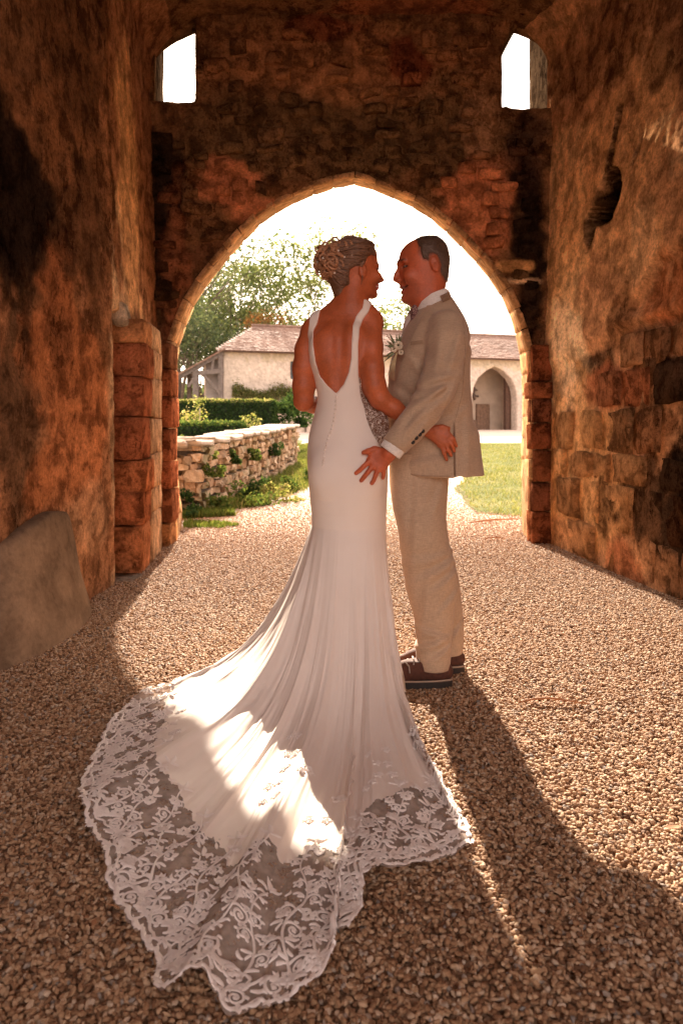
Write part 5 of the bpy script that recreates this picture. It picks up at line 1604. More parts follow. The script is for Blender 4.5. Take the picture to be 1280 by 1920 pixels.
# shoes
suede = plain('brown_suede', (.085, .030, .018), .35, 60, .85, .4, 300, .001)
sole_m = plain('dark_sole', (.030, .022, .018), .2, 60, .7, .3)
welt_m = plain('pale_welt', (.42, .30, .22), .15)
def shoe(xt, xh, yb, Y, label=None):
    k = Y/F
    x0, x1, zb = (xt-640)*k, (xh-640)*k, 0.012
    L_ = x1-x0
    o = tag(empty('shoe', ((x0+x1)/2, Y, 0)), label); pset(o, man); _inv[o.name] = Vector(((x0+x1)/2, Y, 0))
    Fd = Field((x0-.03, Y-.09, -.01), (x1+.03, Y+.09, .17), .0036)
    cx = lambda t: x0+L_*t
    u_ = .024
    Fd.chain([((cx(.11), Y, zb+u_+.014), .030), ((cx(.28), Y, zb+u_+.022), .040), ((cx(.5), Y, zb+u_+.030), .036), ((cx(.75), Y, zb+u_+.028), .033), ((cx(.89), Y, zb+u_+.026), .031)], .02)
    Fd.chain([((cx(.42), Y, zb+u_+.045), .032), ((cx(.62), Y, zb+u_+.066), .036), ((cx(.82), Y, zb+u_+.066), .034)], .025)
    x_, y_, z_ = Fd.xyz()
    Fd.a = smax(smax(Fd.a, (zb+u_*.9)-z_, .003), z_-(zb+.098+.1*(x_-cx(.7))*0), .006).astype(np.float32)
    V, Q = surface_net(Fd.a, Fd.lo, Fd.h); V = relax(V, Q, 1); build('upper', V, Q, suede, o)
    out = []
    for i in range(28):
        a_ = 2*math.pi*i/28; t_ = .5+.5*math.cos(a_)
        w = .047*(abs(math.sin(a_))**.75)*(1.0-.26*t_+.0)*(1 if math.sin(a_) > 0 else -1)
        out.append((cx(.02+.97*t_), Y+w))
    q = MB(); n = len(out)
    q.add([(a_, b_, zb-.004) for a_, b_ in out]+[(a_, b_, zb+u_-.003) for a_, b_ in out], [tuple(range(n))[::-1], tuple(range(n, 2*n))]+[(i, (i+1) % n, n+(i+1) % n, n+i) for i in range(n)])
    q.build('sole', sole_m, o, False)
    q = MB(); q.tube([(a_, b_, zb+u_) for a_, b_ in out]+[(out[0][0], out[0][1], zb+u_)], .0042, 5); q.build('welt', welt_m, o)
    q = MB()
    for j in range(3):
        xx = cx(.36+j*.07); q.tube([(xx, Y-.034, zb+.078+j*.010), (xx+.002, Y-.012, zb+.094+j*.010), (xx, Y+.02, zb+.094+j*.01)], .0028, 5)
    q.tube([(cx(.36), Y-.036, zb+.082), (cx(.31), Y-.046, zb+.10), (cx(.36), Y-.042, zb+.085), (cx(.37), Y-.05, zb+.06)], .0026, 5)
    q.build('lace', plain('grey_lace', (.40, .33, .28), .2), o)
shoe(717, 849, 1290, 2.95, None)
shoe(742, 872, 1262, 3.115, None)
# ------------------------------------------------------------------ the woman in the wedding dress
BY = 2.95
woman = tag(empty('person', W(655, 900, BY)[:2]+(0,)), 'woman in a low backed ivory wedding dress with a long lace train, curled updo', 'person')
def bq(px, py, Y=BY): return W(px, py, Y)
kB = BY/F
lo, hi = (-.26, 2.70, .62), (.50, 3.36, 1.80)
TR = Field(lo, hi, .0044)          # trunk, neck and shoulders without arms
def col_rows(rows, Y=BY): return [(W(0, py, Y+dy)[2], (W(l, 0, Y+dy)[0]+W(r, 0, Y+dy)[0])/2, Y+dy, (W(r, 0, Y+dy)[0]-W(l, 0, Y+dy)[0])/2, ry) for py, l, r, ry, dy in rows]
trunk_rows = [(1040, 588, 719, .135, .01), (1000, 588, 719, .137, .01), (960, 588, 720, .140, .01), (915, 583, 723, .142, .0), (870, 580, 724, .137, .0), (830, 581, 719, .125, .0), (800, 586, 711, .112, .0), (770, 594, 703, .102, .0), (745, 598, 698, .098, .0), (715, 593, 695, .100, .0), (680, 585, 697, .104, .0), (645, 583, 699, .103, .0), (618, 590, 697, .090, .005), (600, 606, 690, .070, .01)]
TR.column(col_rows(trunk_rows), 0, 2.15)
TR.chain([(bq(598, 606, 2.96), .034), (bq(628, 594, 2.955), .040), (bq(660, 588, 2.955), .046), (bq(684, 592, 2.95), .040), (bq(698, 602, 2.95), .036)], .035)
TR.chain([(bq(655, 596, 2.965), .050), (bq(657, 572, 2.96), .0475), (bq(659, 545, 2.965), .046), (bq(662, 525, 2.97), .046)], .045)
for a_, b_ in (((632, 572), (604, 600)), ((684, 572), (696, 598))): TR.seg(bq(*a_, 2.96) if a_[0] < 650 else bq(676, 572, 2.96), bq(*b_, 2.96), .020, .026, .035)
TR.ell(bq(586, 618, 2.965), (.040, .046, .044), .03)
TR.ell(bq(697, 610, 2.945), (.038, .046, .044), .03)
# back: spine hollow, shoulder blades
TR.chain([(bq(640, 600, 2.855), .012), (bq(636, 650, 2.832), .014), (bq(633, 720, 2.836), .012)], .04, 's')
TR.ell(bq(608, 655, 2.884), (.040, .022, .060), .05); TR.ell(bq(668, 650, 2.880), (.040, .022, .060), .05)

TR.ell(bq(618, 885, 2.858), (.062, .045, .075), .05); TR.ell(bq(690, 880, 2.855), (.060, .045, .075), .05)
# bust
TR.ell(bq(672, 668, 3.05), (.055, .05, .055), .04); TR.ell(bq(612, 668, 3.05), (.055, .05, .055), .04)
BB = TR.copy()
# arms
BB.chain([(bq(582, 622, 2.965), .038), (bq(573, 655, 2.955), .0405), (bq(569, 690, 2.95), .0415), (bq(569, 725, 2.95), .041), (bq(569, 752, 2.955), .037)], .02)
BB.chain([(bq(569, 752, 2.955), .037), (bq(585, 758, 3.04), .033), (bq(606, 768, 3.13), .028), (bq(632, 775, 3.20), .022)], .018)
for j_ in range(4): BB.chain([(bq(636+j_*3, 770+j_*5, 3.205), .009), (bq(648+j_*3, 766+j_*5, 3.23), .0085), (bq(656+j_*3, 768+j_*5, 3.24), .0075)], .006)
BB.chain([(bq(698, 613, 2.93), .039), (bq(696, 650, 2.895), .0435), (bq(697, 690, 2.87), .0455), (bq(702, 725, 2.862), .043), (bq(712, 748, 2.865), .039), (bq(738, 766, 2.873), .0345), (bq(762, 784, 2.885), .030), (bq(790, 801, 2.893), .0245), (bq(806, 808, 2.892), .023)], .016)
wr_ = (bq(803, 808, 2.892), .021)
hand(BB, wr_, [(bq(833, 807, 2.886), .014), (bq(838, 818, 2.884), .016), (bq(835, 830, 2.885), .016), (bq(826, 833, 2.888), .014)],
     [[(bq(838, 810, 2.884), .0092), (bq(849, 822, 2.880), .0080), (bq(855, 836, 2.892), .007)],
      [(bq(838, 819, 2.883), .0092), (bq(847, 834, 2.878), .0082), (bq(851, 845, 2.885), .0074)],
      [(bq(834, 829, 2.884), .0092), (bq(840, 843, 2.880), .0082), (bq(845.5, 854, 2.884), .0072)],
      [(bq(827, 833, 2.887), .0088), (bq(832, 848, 2.883), .0078), (bq(837, 862, 2.885), .0068)]],
     [(bq(812, 803, 2.888), .012), (bq(828, 800, 2.884), .0095), (bq(841, 803, 2.885), .0078)], (0, 1, 0))
# head turned to the right and a little away
hc = bq(669, 505, 2.975)
bf = head_frame(hc, R(20), R(0))
# (height, front, back, half width)
rowsB = [(.108, .035, -.045, .035), (.100, .058, -.062, .052), (.085, .074, -.075, .063), (.06, .0835, -.083, .070), (.03, .0855, -.086, .0725), (.008, .0870, -.086, .0725), (-.006, .0800, -.085, .0715), (-.022, .0815, -.080, .069), (-.042, .0830, -.073, .066), (-.056, .0840, -.066, .063), (-.064, .0795, -.06, .060), (-.078, .0800, -.05, .056), (-.090, .0790, -.035, .049), (-.102, .0740, -.015, .040), (-.112, .062, .005, .026)]
def featB(P):
    BB.chain([(P(.0820, 0, .002), .0075), (P(.096, 0, -.018), .0080), (P(.1085, 0, -.0345), .0082)], .008)
    for b_ in (-1, 1): BB.ell(P(.096, b_*.010, -.040), (.010, .007, .007), .006)
    BB.seg(P(.107, 0, -.036), P(.086, 0, -.046), .008, .008, .006)
    for b_ in (-1, 1):
        BB.seg(P(.080, b_*.010, .014), P(.068, b_*.040, .016), .009, .009, .012)
        BB.ell(P(.058, b_*.042, -.034), (.026, .018, .022), .02)
        BB.ell(P(.077, b_*.031, -.001), (.013, .014, .011), .010, 's')
        BB.ell(P(.069, b_*.031, -.001), (.0115, .0115, .0115), .002)
        BB.chain([(P(.088, 0, -.066), .0028), (P(.080, b_*.020, -.0645), .003), (P(.068, b_*.034, -.056), .003)], .003, 's')
    BB.seg(P(.0845, -.014, -.0605), P(.0845, .014, -.0605), .0060, .0060, .005)
    BB.seg(P(.0825, -.013, -.0725), P(.0825, .013, -.0725), .0068, .0068, .005)
    BB.ell(P(.070, 0, -.098), (.018, .020, .014), .012)
    for b_ in (-1, 1):
        e = P(-.004, b_*.074, -.022); s3 = bf[2]
        M = np.array([bf[1], bf[2], bf[3]])
        BB.ell(e, (.016, .009, .029), .004, 'u', M)
        BB.ell(e+s3*(b_*.009)+bf[3]*.002, (.009, .006, .018), .003, 's', M)
        BB.ell(e+s3*(b_*.005)-bf[3]*.004, (.005, .004, .007), .004, 'u', M)
add_head(BB, bf, rowsB, .018, featB)
V, Q = surface_net(BB.a, BB.lo, BB.h)
V = relax(V, Q, 1, .4)
a, b, h = local(bf, V)
c = np.tile(SK_B, (len(V), 1))*(1+.35*fbm(V[:, 0], V[:, 1], V[:, 2], 20, 3, 3.))[:, None]
face = (h > -.13) & (a > .02)
def tint2(m, col):
    global c
    m = (m*face)[:, None]; c = c*(1-m)+np.array(col)*m
bl2 = lambda A_, H_, ra, rh: sstep(1.3, .7, np.sqrt(((a-A_)/ra)**2+((h-H_)/rh)**2))
tint2(bl2(.074, .018, .014, .0045)*(np.abs(b) > .008)*.8, (.10, .05, .03)); tint2(bl2(.076, -.001, .010, .0045)*(np.abs(b) > .018), (.03, .015, .012))
tint2(bl2(.085, -.0605, .012, .0048)*(np.abs(b) < .024), (.5, .07, .06)); tint2(bl2(.083, -.0725, .012, .006)*(np.abs(b) < .024), (.5, .07, .06))
tint2(bl2(.082, -.0658, .016, .0020)*(np.abs(b) < .03), (.75, .62, .55))
build('body', V, Q, skin_mat, woman, cols=np.clip(c, .005, .9))

# hair: swept up cap, bun and separate curls
hairB_mat = hair_material('chestnut_hair', (.18, .088, .048))
Hb = Field((-.16, 2.84, 1.42), (.18, 3.12, 1.83), .0036)
add_head(Hb, bf, rowsB, 0, lambda P: None)
pts = [(700, 452), (705, 470), (704, 480), (697, 476), (689, 484), (683, 497), (677, 506), (672, 500), (664, 501), (656, 508), (653, 520), (655, 532), (658, 545), (654, 554), (645, 550), (634, 556), (626, 552), (600, 520), (600, 430), (690, 430)]
pd = poly_sd([W(x, y, 2.93)[0::2] for x, y in pts], *np.meshgrid(Hb.ax[0], Hb.ax[2], indexing='ij'))[:, None, :]
x_, y_, z_ = Hb.xyz()
rg = .004*np.sin(70*(z_-.6*x_)+6*fbm(x_, y_, z_, 8, 2, 3.))
Hb.a = (Hb.a-.0105+rg).astype(np.float32)
Hb.seg(bq(640, 548, 2.95), bq(636, 515, 2.95), .034, .050, .03)
Hb.a = smax(Hb.a, pd+.008*fbm(x_, y_, z_, 26, 2, 8.), .006).astype(np.float32)
Hb.ell(bq(623, 492, 2.95), (.052, .058, .056), .02); Hb.ell(bq(652, 474, 2.96), (.062, .060, .040), .02)
Hb.ell(bq(684, 470, 2.96), (.030, .055, .026), .02)
V, Q = surface_net(Hb.a, Hb.lo, Hb.h); V = relax(V, Q, 1, .3)
hair = build('hair', V, Q, hairB_mat, woman)
curl_mat = hair_material('curl_hair', (.40, .195, .10))  # lighter curls over darker hair paint in lit loops and shaded gaps
hb_bvh = bvh(hair)
rr = random.Random(21)
hcen = Vector(bq(662, 492, 2.97)); bun = (Vector(bq(622, 486, 2.94))-hcen).normalized()
def lock(px, py, Y, rad, drop=0.0):
    """a lock of hair combed from the hairline over the head into the bun"""
    d0 = (Vector(bq(px, py, Y))-hcen).normalized(); pts = []
    for k in range(13):
        d = d0.slerp(bun, k/12); hit = hb_bvh.ray_cast(hcen+d*.4, -d)
        if hit[0] is None: continue
        pts.append(hit[0]+d*(.0015+.0015*math.sin(k*1.3+px)))
    if len(pts) > 4:
        q = MB(); q.tube(pts, [rad*(.35+.65*math.sin(math.pi*(k+.6)/(len(pts)+.4))) for k in range(len(pts))], 5); q.build('lock', hairB_mat, hair)
for k in range(64):
    e = k/63
    hl_ = [(703, 470), (700, 478), (690, 482), (682, 492), (676, 502), (664, 501), (656, 508), (655, 525), (656, 540), (650, 548), (640, 552), (632, 550)]
    s_ = e*(len(hl_)-1); i = min(int(s_), len(hl_)-2); f_ = s_-i
    lock(hl_[i][0]+(hl_[i+1][0]-hl_[i][0])*f_+rr.uniform(-3, 3), hl_[i][1]+(hl_[i+1][1]-hl_[i][1])*f_+rr.uniform(-3, 3), 2.87+rr.uniform(-.02, .03), rr.uniform(.0035, .006))
for k in range(26): lock(700-k*.9, 462+rr.uniform(-6, 4), 2.93+rr.uniform(-.05, .06), rr.uniform(.004, .0065))
def curl(c0, r_, tube, n1, n2, turns=1.15):
    n1, n2 = Vector(n1).normalized(), Vector(n2).normalized()
    ax_ = n1.cross(n2).normalized(); n2 = ax_.cross(n1)
    pts = []
    for k in range(19):
        w = turns*2*math.pi*k/18; rk = r_*(1-.25*k/18)
        pts.append(Vector(c0)+n1*(math.cos(w)*rk)+n2*(math.sin(w)*rk)+ax_*(.010*k/18))
    q = MB(); q.tube(pts, [tube*(.6+.5*math.sin(math.pi*min(1, (k+1)/15))) for k in range(19)], 6)
    q.build('curl', curl_mat, hair)
for k in range(84):
    th, ph = rr.uniform(0, 2*math.pi), math.acos(rr.uniform(-1, 1))
    d = Vector((math.sin(ph)*math.cos(th), math.sin(ph)*math.sin(th), math.cos(ph)))
    if d.y > .55: d.y = -d.y
    if k < 62: c0 = Vector(bq(623, 492, 2.95))+Vector((d.x*.058, d.y*.060, d.z*.062))
    else: c0 = Vector(bq(655, 473, 2.96))+Vector((d.x*.058, d.y*.058, abs(d.z)*.032))
    t1 = d.orthogonal().normalized(); t2 = d.cross(t1)
    w = rr.uniform(0, 6.28)
    curl(c0, rr.uniform(.013, .022), rr.uniform(.0050, .0075), t1*math.cos(w)+t2*math.sin(w), d*rr.uniform(-.5, .9)+t2*rr.uniform(.4, 1))
for (px, py, r_) in ((598, 512, .013), (602, 497, .011), (620, 459, .018), (638, 456, .013), (605, 480, .012), (597, 488, .009), (612, 518, .012), (597, 470, .015), (610, 462, .016), (594, 500, .015), (650, 452, .014), (628, 452, .015)):
    curl(bq(px, py, 2.95), r_, .0042, (1, .2, 0), (0, .2, 1))
def strand(pts, r_=.0022):
    q = MB(); q.tube([bq(*p_) for p_ in pts], [r_]*(len(pts)-1)+[r_*.4], 5); q.build('strand', hairB_mat, hair)
strand([(690, 466, 2.95), (700, 470, 2.955), (705, 486, 2.96), (704, 500, 2.965), (708, 512, 2.97)])
strand([(684, 470, 2.93), (697, 464, 2.94), (703, 474, 2.95), (704, 484, 2.955)])
strand([(630, 552, 2.94), (624, 554, 2.93), (620, 562, 2.93), (623, 571, 2.93)], .0016)
strand([(676, 505, 2.90), (679, 520, 2.897), (677, 534, 2.90)], .0022)
hv = np.empty(len(hair.data.vertices)*3, np.float32); hair.data.vertices.foreach_get('co', hv); hv = hv.reshape(-1, 3)
fuzz(hv, hair, 'loose_hairs', hairB_mat, 2600, .022, .0005, (-.7, -.1, .5), np.random.default_rng(5))
pearl = plain('pearl', (.8, .72, .65), .05, rough=.25)
for (px, py) in ((605, 484), (607, 496), (627, 512), (659, 478), (646, 482), (634, 470)):
    q = MB(); d = Vector(bq(px, py, 2.885)); q.ball(tuple(d), .0042, 8, 6); q.build('hair_pearl', pearl, hair)

# dress: satin bodice and hips
satin = NT('ivory_crepe'); t = satin; p = t.coord()
at = t.n('ShaderNodeAttribute', attribute_name='lace').outputs['Fac']
big = t.noise(p, 4, 4)
t.set(t.ramp(big, [(.3, (.84, .73, .65)), (.7, (.90, .80, .72))]), .55, t.bump(t.noise(p, 500, 2), .12, .001, t.bump(t.noise(p, 9, 3), .12, .01)), Sheen_Weight=.15, Specular_IOR_Level=.35)
satin_mat = t.m
D = TR.copy()
dx0, dy0, dz0 = D.xyz()
XX, ZZ = np.meshgrid(D.ax[0], D.ax[2], indexing='ij')
K_ = 2.865
def pw(pts, Y=K_): return [W(x, y, Y)[0::2] for x, y in pts]
bod = pw([(580, 575), (578, 606), (573, 640), (577, 680), (584, 705), (586, 745), (570, 790), (560, 830), (560, 1100), (745, 1100), (745, 872), (716, 835), (702, 813), (688, 780), (677, 745), (672, 705), (671, 650), (674, 616), (681, 596), (691, 583), (699, 560), (683, 556), (680, 574),
          (668, 590), (661, 610), (659, 640), (658, 672), (653, 700), (644, 721), (630, 738), (613, 722), (600, 705), (592, 680), (587, 645), (587, 618), (594, 604), (600, 575)])
bd = poly_sd(bod, XX, ZZ)[:, None, :]
cr = .0035*fbm(dx0, dy0, dz0, 10, 3, 4.)
D.a = smax(D.a-.0065+cr, bd+0*dy0, .003).astype(np.float32)
V, Q = surface_net(D.a, D.lo, D.h); V = relax(V, Q, 2, .35)
dress = tag(empty('wedding_dress', W(655, 900, BY)[:2]+(.6,))); pset(dress, woman); _inv['wedding_dress'] = Vector(W(655, 900, BY)[:2]+(.6,))
bodice = build('bodice', V, Q, satin_mat, dress)
bbv = bvh(bodice)
# piping along the V
vin = [(592, 604), (587, 618), (587, 645), (592, 680), (600, 705), (613, 722), (630, 738)]
vin2 = [(668, 590), (661, 610), (659, 640), (658, 672), (653, 700), (644, 721), (630, 738)]
# covered buttons down the back
q_pts = [(630, 745), (628, 765), (626, 785), (621, 805), (614, 822), (609, 840), (606, 858), (605, 872)]
for k in range(20):
    s_ = k/19*(len(q_pts)-1); i = min(int(s_), len(q_pts)-2); f_ = s_-i
    x = q_pts[i][0]+(q_pts[i+1][0]-q_pts[i][0])*f_; y = q_pts[i][1]+(q_pts[i+1][1]-q_pts[i][1])*f_
    d = Vector(((x-640)/F, 1, -(y-HZ)/F)).normalized(); hit = bbv.ray_cast(Vector((0, 0, CH)), d)
    if hit[0] is None: continue
    q = MB(); q.ball(tuple(hit[0]-d*.002), .0044, 8, 6); q.build('button', satin_mat, dress)
# lace insert under the arm
L2 = TR.copy()
lp = pw([(672, 705), (680, 712), (694, 716), (706, 742), (728, 760), (735, 800), (726, 850), (712, 838), (698, 813), (684, 780), (673, 745)])
ld = poly_sd(lp, XX, ZZ)[:, None, :]
L2.ell(bq(705, 800, 2.90), (.045, .05, .075), .03)
L2.a = smax(L2.a-.0055, ld+0*dy0, .002).astype(np.float32)
V, Q = surface_net(L2.a, L2.lo, L2.h); V = relax(V, Q, 1)
t = NT('lace_insert'); p = t.coord()
n1 = t.noise(p, 55, 2, .5, 2.2)
lines = t.ramp(t.math('ABSOLUTE', t.math('SUBTRACT', n1, .5)), [(.035, 1), (.06, 0)])
n2 = t.ramp(t.vor(t.scale(p, (1, 1, .7)), 62), [(.22, 1), (.30, 0)])
mk = t.math('MAXIMUM', lines, n2)
t.set(t.mix(mk, (.20, .085, .045), (.72, .60, .52)), .8, t.bump(mk, .9, .004))
build('lace_insert', V, Q, t.m, dress)

# skirt and train
hem = [(20, .20, 3.08), (60, .12, 3.22), (110, -.08, 3.22), (150, -.36, 3.10), (168, -.60, 2.93), (178, -.76, 2.84)]
def gp(px, py): Y = F*(CH-.02)/(py-HZ); return ((px-640)*Y/F, Y)
for ph, px, py in ((184, 243, 1318), (190, 205, 1360), (196, 178, 1420), (201, 152, 1490), (208, 168, 1550), (213, 203, 1600), (220, 207, 1652), (228, 243, 1712), (234, 270, 1745), (238, 302, 1800), (243, 288, 1852), (248, 322, 1878), (254, 385, 1842), (259, 428, 1893),
                     (266, 490, 1878), (272, 550, 1858), (277, 602, 1828), (281, 628, 1785), (284, 622, 1742), (288, 660, 1735), (291, 680, 1700), (294, 672, 1652), (299, 735, 1641), (305, 800, 1616), (311, 850, 1590), (316, 886, 1573), (321, 872, 1528), (328, 822, 1450), (338, 775, 1392), (350, 746, 1315)):
    hem.append((ph, *gp(px, py)))
hem.append((360, .212, 3.0))
hem.append((380, .20, 3.08))
hem = np.array(hem)
NU, NVv = 900, 330
ph = np.linspace(20, 380, NU, endpoint=False)
# spend columns where the train is
dens_ = np.where((ph > 175) & (ph < 345), 3.2, 1.0); cum = np.cumsum(dens_); cum = (cum-cum[0])/(cum[-1])
ph = np.interp(np.linspace(0, 1, NU, endpoint=False), np.append(cum, 1), np.append(ph, 380))
Hx, Hy = np.interp(ph, hem[:, 0], hem[:, 1]), np.interp(ph, hem[:, 0], hem[:, 2])
def smooth_cyc(v, n):
    for _ in range(n): v = .25*np.roll(v, 1)+.5*v+.25*np.roll(v, -1)
    return v
Hx, Hy = smooth_cyc(Hx, 14), smooth_cyc(Hy, 14)
arc = np.concatenate([[0], np.cumsum(np.hypot(np.diff(Hx), np.diff(Hy)))])
rc = np.array((.04, 2.96))
dirx, diry = Hx-rc[0], Hy-rc[1]; L_ = np.hypot(dirx, diry)
scal = (.010*np.abs(np.sin(arc*38))+.006*np.abs(np.sin(arc*83+1)))*(L_ > .35)
Hx += dirx/L_*scal; Hy += diry/L_*scal
# the top rings follow the hips; s in 0..1 top part, 1..2 fall and spread
rows_z = col_rows([(860, 582, 724, .133, .0), (915, 583, 723, .142, .0), (960, 588, 720, .140, .01), (990, 588, 720, .138, .01), (1010, 587, 721, .138, .01)])
rz_ = np.array(sorted(rows_z))
zt_, zk = W(0, 862, BY)[2], W(0, 985, BY)[2]
nt_ = 46
PH = np.radians(ph)
def ring(z, grow):
    q_ = [np.interp(z, rz_[:, 0], rz_[:, i]) for i in (1, 2, 3, 4)]
    e = 2/2.15
    cx_ = q_[0]+(q_[2]+grow)*np.sign(np.cos(PH))*np.abs(np.cos(PH))**e
    cy_ = q_[1]+(q_[3]+grow)*np.sign(np.sin(PH))*np.abs(np.sin(PH))**e
    return cx_, cy_
P3 = np.zeros((NU, NVv, 3)); Rd = np.zeros((NU, NVv)); Hd = np.full((NU, NVv), 9.)
for j in range(nt_):
    u = j/(nt_-1); z = zt_+(zk-zt_)*u
    cx_, cy_ = ring(z, -.004+.012*sstep(.0, .6, u))
    P3[:, j] = np.stack([cx_, cy_, np.full(NU, z)], 1)
Kx, Ky = ring(zk, .008)
DXv, DYv = Hx-Kx, Hy-Ky; RR = np.hypot(DXv, DYv)
kx = 4.3+1.6*np.exp(-((ph-270)/35)**2)+.5*np.exp(-((ph-315)/25)**2)
for j in range(nt_, NVv):
    u = (j-nt_+1)/(NVv-nt_)
    g = .14*u+.86*u**1.55
    r_ = RR*g
    z = .022+(zk-.022)*(np.exp(-kx*r_)-np.exp(-kx*RR))/(1-np.exp(-kx*RR))
    z = np.where(RR < .35, .022+(zk-.022)*(1-u)**1.0, z)
    # blend from ring direction at the knee to straight fall
    P3[:, j] = np.stack([Kx+DXv*g, Ky+DYv*g, z], 1)
    Rd[:, j] = r_; Hd[:, j] = RR-r_
# cloth normals, then folds
def grid_normals(P):
    du = np.roll(P, -1, 0)-np.roll(P, 1, 0); dv = np.zeros_like(P)
    dv[:, 1:-1] = P[:, 2:]-P[:, :-2]; dv[:, 0] = P[:, 1]-P[:, 0]; dv[:, -1] = P[:, -1]-P[:, -2]
    n = np.cross(du, dv); l = np.linalg.norm(n, axis=2, keepdims=True)
    n = n/np.maximum(l, 1e-9)
    return n*np.sign((n[:, :, 2:3]*.5+n[:, :, 1:2]*-.2).mean() or 1)
Nn = grid_normals(P3)
out = (P3[:, :, 0]-rc[0])*Nn[:, :, 0]+(P3[:, :, 1]-rc[1])*Nn[:, :, 1]+P3[:, :, 2]*0
if out[:, 20].mean() < 0: Nn = -Nn
U_ = (np.arange(NVv)[None, :]-nt_)/(NVv-nt_)
PHm = ph[:, None]+7*fbm(ph[:, None]*.02, U_*1.1, 0*U_, 1.7, 3, 6.)
def ridge(x): return (1-np.abs(np.sin(x)))**1.5
f1 = 1.5*ridge(np.radians(PHm*4.1)+.9)+.8*ridge(np.radians(PHm*7.3)+2.1)-.9
f2 = fbm(PHm*.16, U_*2.2, 0*U_, 1.0, 3, 12.)*1.7
f3 = fbm(PHm*.42, U_*4.5, 0*U_, 1.0, 3, 13.)*1.2
ramp_ = sstep(-.03, .36, U_)
flatn = np.clip(Nn[:, :, 2:3][:, :, 0], 0, 1)
amp = ramp_*(.013+.020*sstep(.15, .55, U_))*(1-.35*flatn)
dsp = amp*(f1*.9+f2+.35*f3*sstep(.3, .7, U_))
gx_ = P3[:, :, 0]; gy_ = P3[:, :, 1]
wrk = (.045*fbm(gx_, gy_, 0*gx_, 7, 4, 14.)+.010*fbm(gx_, gy_, 0*gx_, 19, 3, 16.))*sstep(.42, .12, Hd)*(RR[:, None] > .35)
dsp = dsp+wrk
small = sstep(.12, .35, RR)[:, None]
dsp = dsp*(.35+.65*small)
P3 = P3+Nn*dsp[:, :, None]
P3[:, :, 2] += .012*sstep(.55, .9, U_)
gzz = gz(P3[:, :, 0], P3[:, :, 1])
P3[:, :, 2] = np.maximum(P3[:, :, 2], gzz+.013+.004*fbm(gx_, gy_, 0*gx_, 15, 2, 3.))
# lacy zone: distance from hem
Lw = np.interp(ph, [170, 186, 200, 225, 250, 270, 282, 290, 300, 312, 322, 335, 350], [.05, .17, .26, .33, .42, .46, .36, .26, .30, .30, .22, .10, .04])[:, None]
edge = Hd-Lw+.07*fbm(gx_, gy_, 0*gx_, 7, 3, 18.)+.03*fbm(gx_, gy_, 0*gx_, 20, 2, 19.)
lace = sstep(.012, -.006, edge)*(RR[:, None] > .3)
FQ = grid_faces(NU, NVv, True)
lq = lace.ravel()[FQ].mean(1) > .5
Pf = P3.reshape(-1, 3)
def sub(Fc):
    used = np.unique(Fc); mp = -np.ones(len(Pf), int); mp[used] = np.arange(len(used)); return Pf[used], mp[Fc], used
Vs, Fs, us = sub(FQ[~lq]); skirt = build('skirt', Vs, Fs, satin_mat, dress)
t = NT('tulle'); p = t.coord('UV')
pb = t.n('ShaderNodeBsdfDiffuse'); pb.inputs[0].default_value = (.80, .68, .60, 1); trn = t.n('ShaderNodeBsdfTransparent'); mx = t.n('ShaderNodeMixShader')
pp = t.pos(); fine = t.noise(pp, 28, 3)
t.l(t.ramp(fine, [(.3, .24), (.7, .52)]), mx.inputs[0]); t.l(trn.outputs[0], mx.inputs[1]); t.l(pb.outputs[0], mx.inputs[2]); t.l(mx.outputs[0], t.out.inputs['Surface'])
Vt, Ft, _ = sub(FQ[lq]); tulle = build('tulle_train', Vt, Ft, t.m, dress)

# embroidered lace: scrolls, leaves and flowers of cloth laid on the tulle
all_bvh = BVHTree.FromPolygons(Pf.tolist(), FQ[::1].tolist())
def zon(x, y):
    hit = all_bvh.ray_cast(Vector((x, y, 1.0)), Vector((0, 0, -1)))
    return hit[0].z if hit[0] is not None else None
from mathutils.kdtree import KDTree
ii = np.where(lace.ravel() > .5)[0][::7]
lv, lf_ = [], []; nv_ = 0
def ribbon(pts, ws, lift=.0035):
    """flat embroidered ribbon through plan points"""
    global nv_
    pts = np.array(pts); d = np.gradient(pts, axis=0); d /= np.linalg.norm(d, axis=1, keepdims=True)+1e-9
    n = np.stack([-d[:, 1], d[:, 0]], 1)
    row = []
    for p_, nn, w in zip(pts, n, ws):
        zc_ = zon(p_[0], p_[1])
        if zc_ is None: 
            if len(row) >= 2: break
            row = []; continue
        row.append((p_-nn*w, p_+nn*w, p_, zc_))
    if len(row) < 2: return
    for k, (a_, b_, c_, zc_) in enumerate(row):
        za, zb = zon(a_[0], a_[1]), zon(b_[0], b_[1])
        za = zc_ if za is None or abs(za-zc_) > .02 else za; zb = zc_ if zb is None or abs(zb-zc_) > .02 else zb
        lv.extend([(a_[0], a_[1], za+lift*.5), (c_[0], c_[1], zc_+lift*1.5), (b_[0], b_[1], zb+lift*.5)])
        if k: o_ = nv_+3*k; lf_.extend([(o_-3, o_, o_+1, o_-2), (o_-2, o_+1, o_+2, o_-1)])
    nv_ += 3*len(row)
def leaf_(x, y, ang, ln, wd, bend=.3):
    s_ = np.linspace(0, 1, 6); a_ = ang+bend*(s_-.2)*2
    px = x+np.cumsum(np.cos(a_))*ln/6; py_ = y+np.cumsum(np.sin(a_))*ln/6
    ribbon(np.stack([px, py_], 1), wd*np.sin(np.pi*np.clip(s_*.95+.04, 0, 1))**.8+.0003)
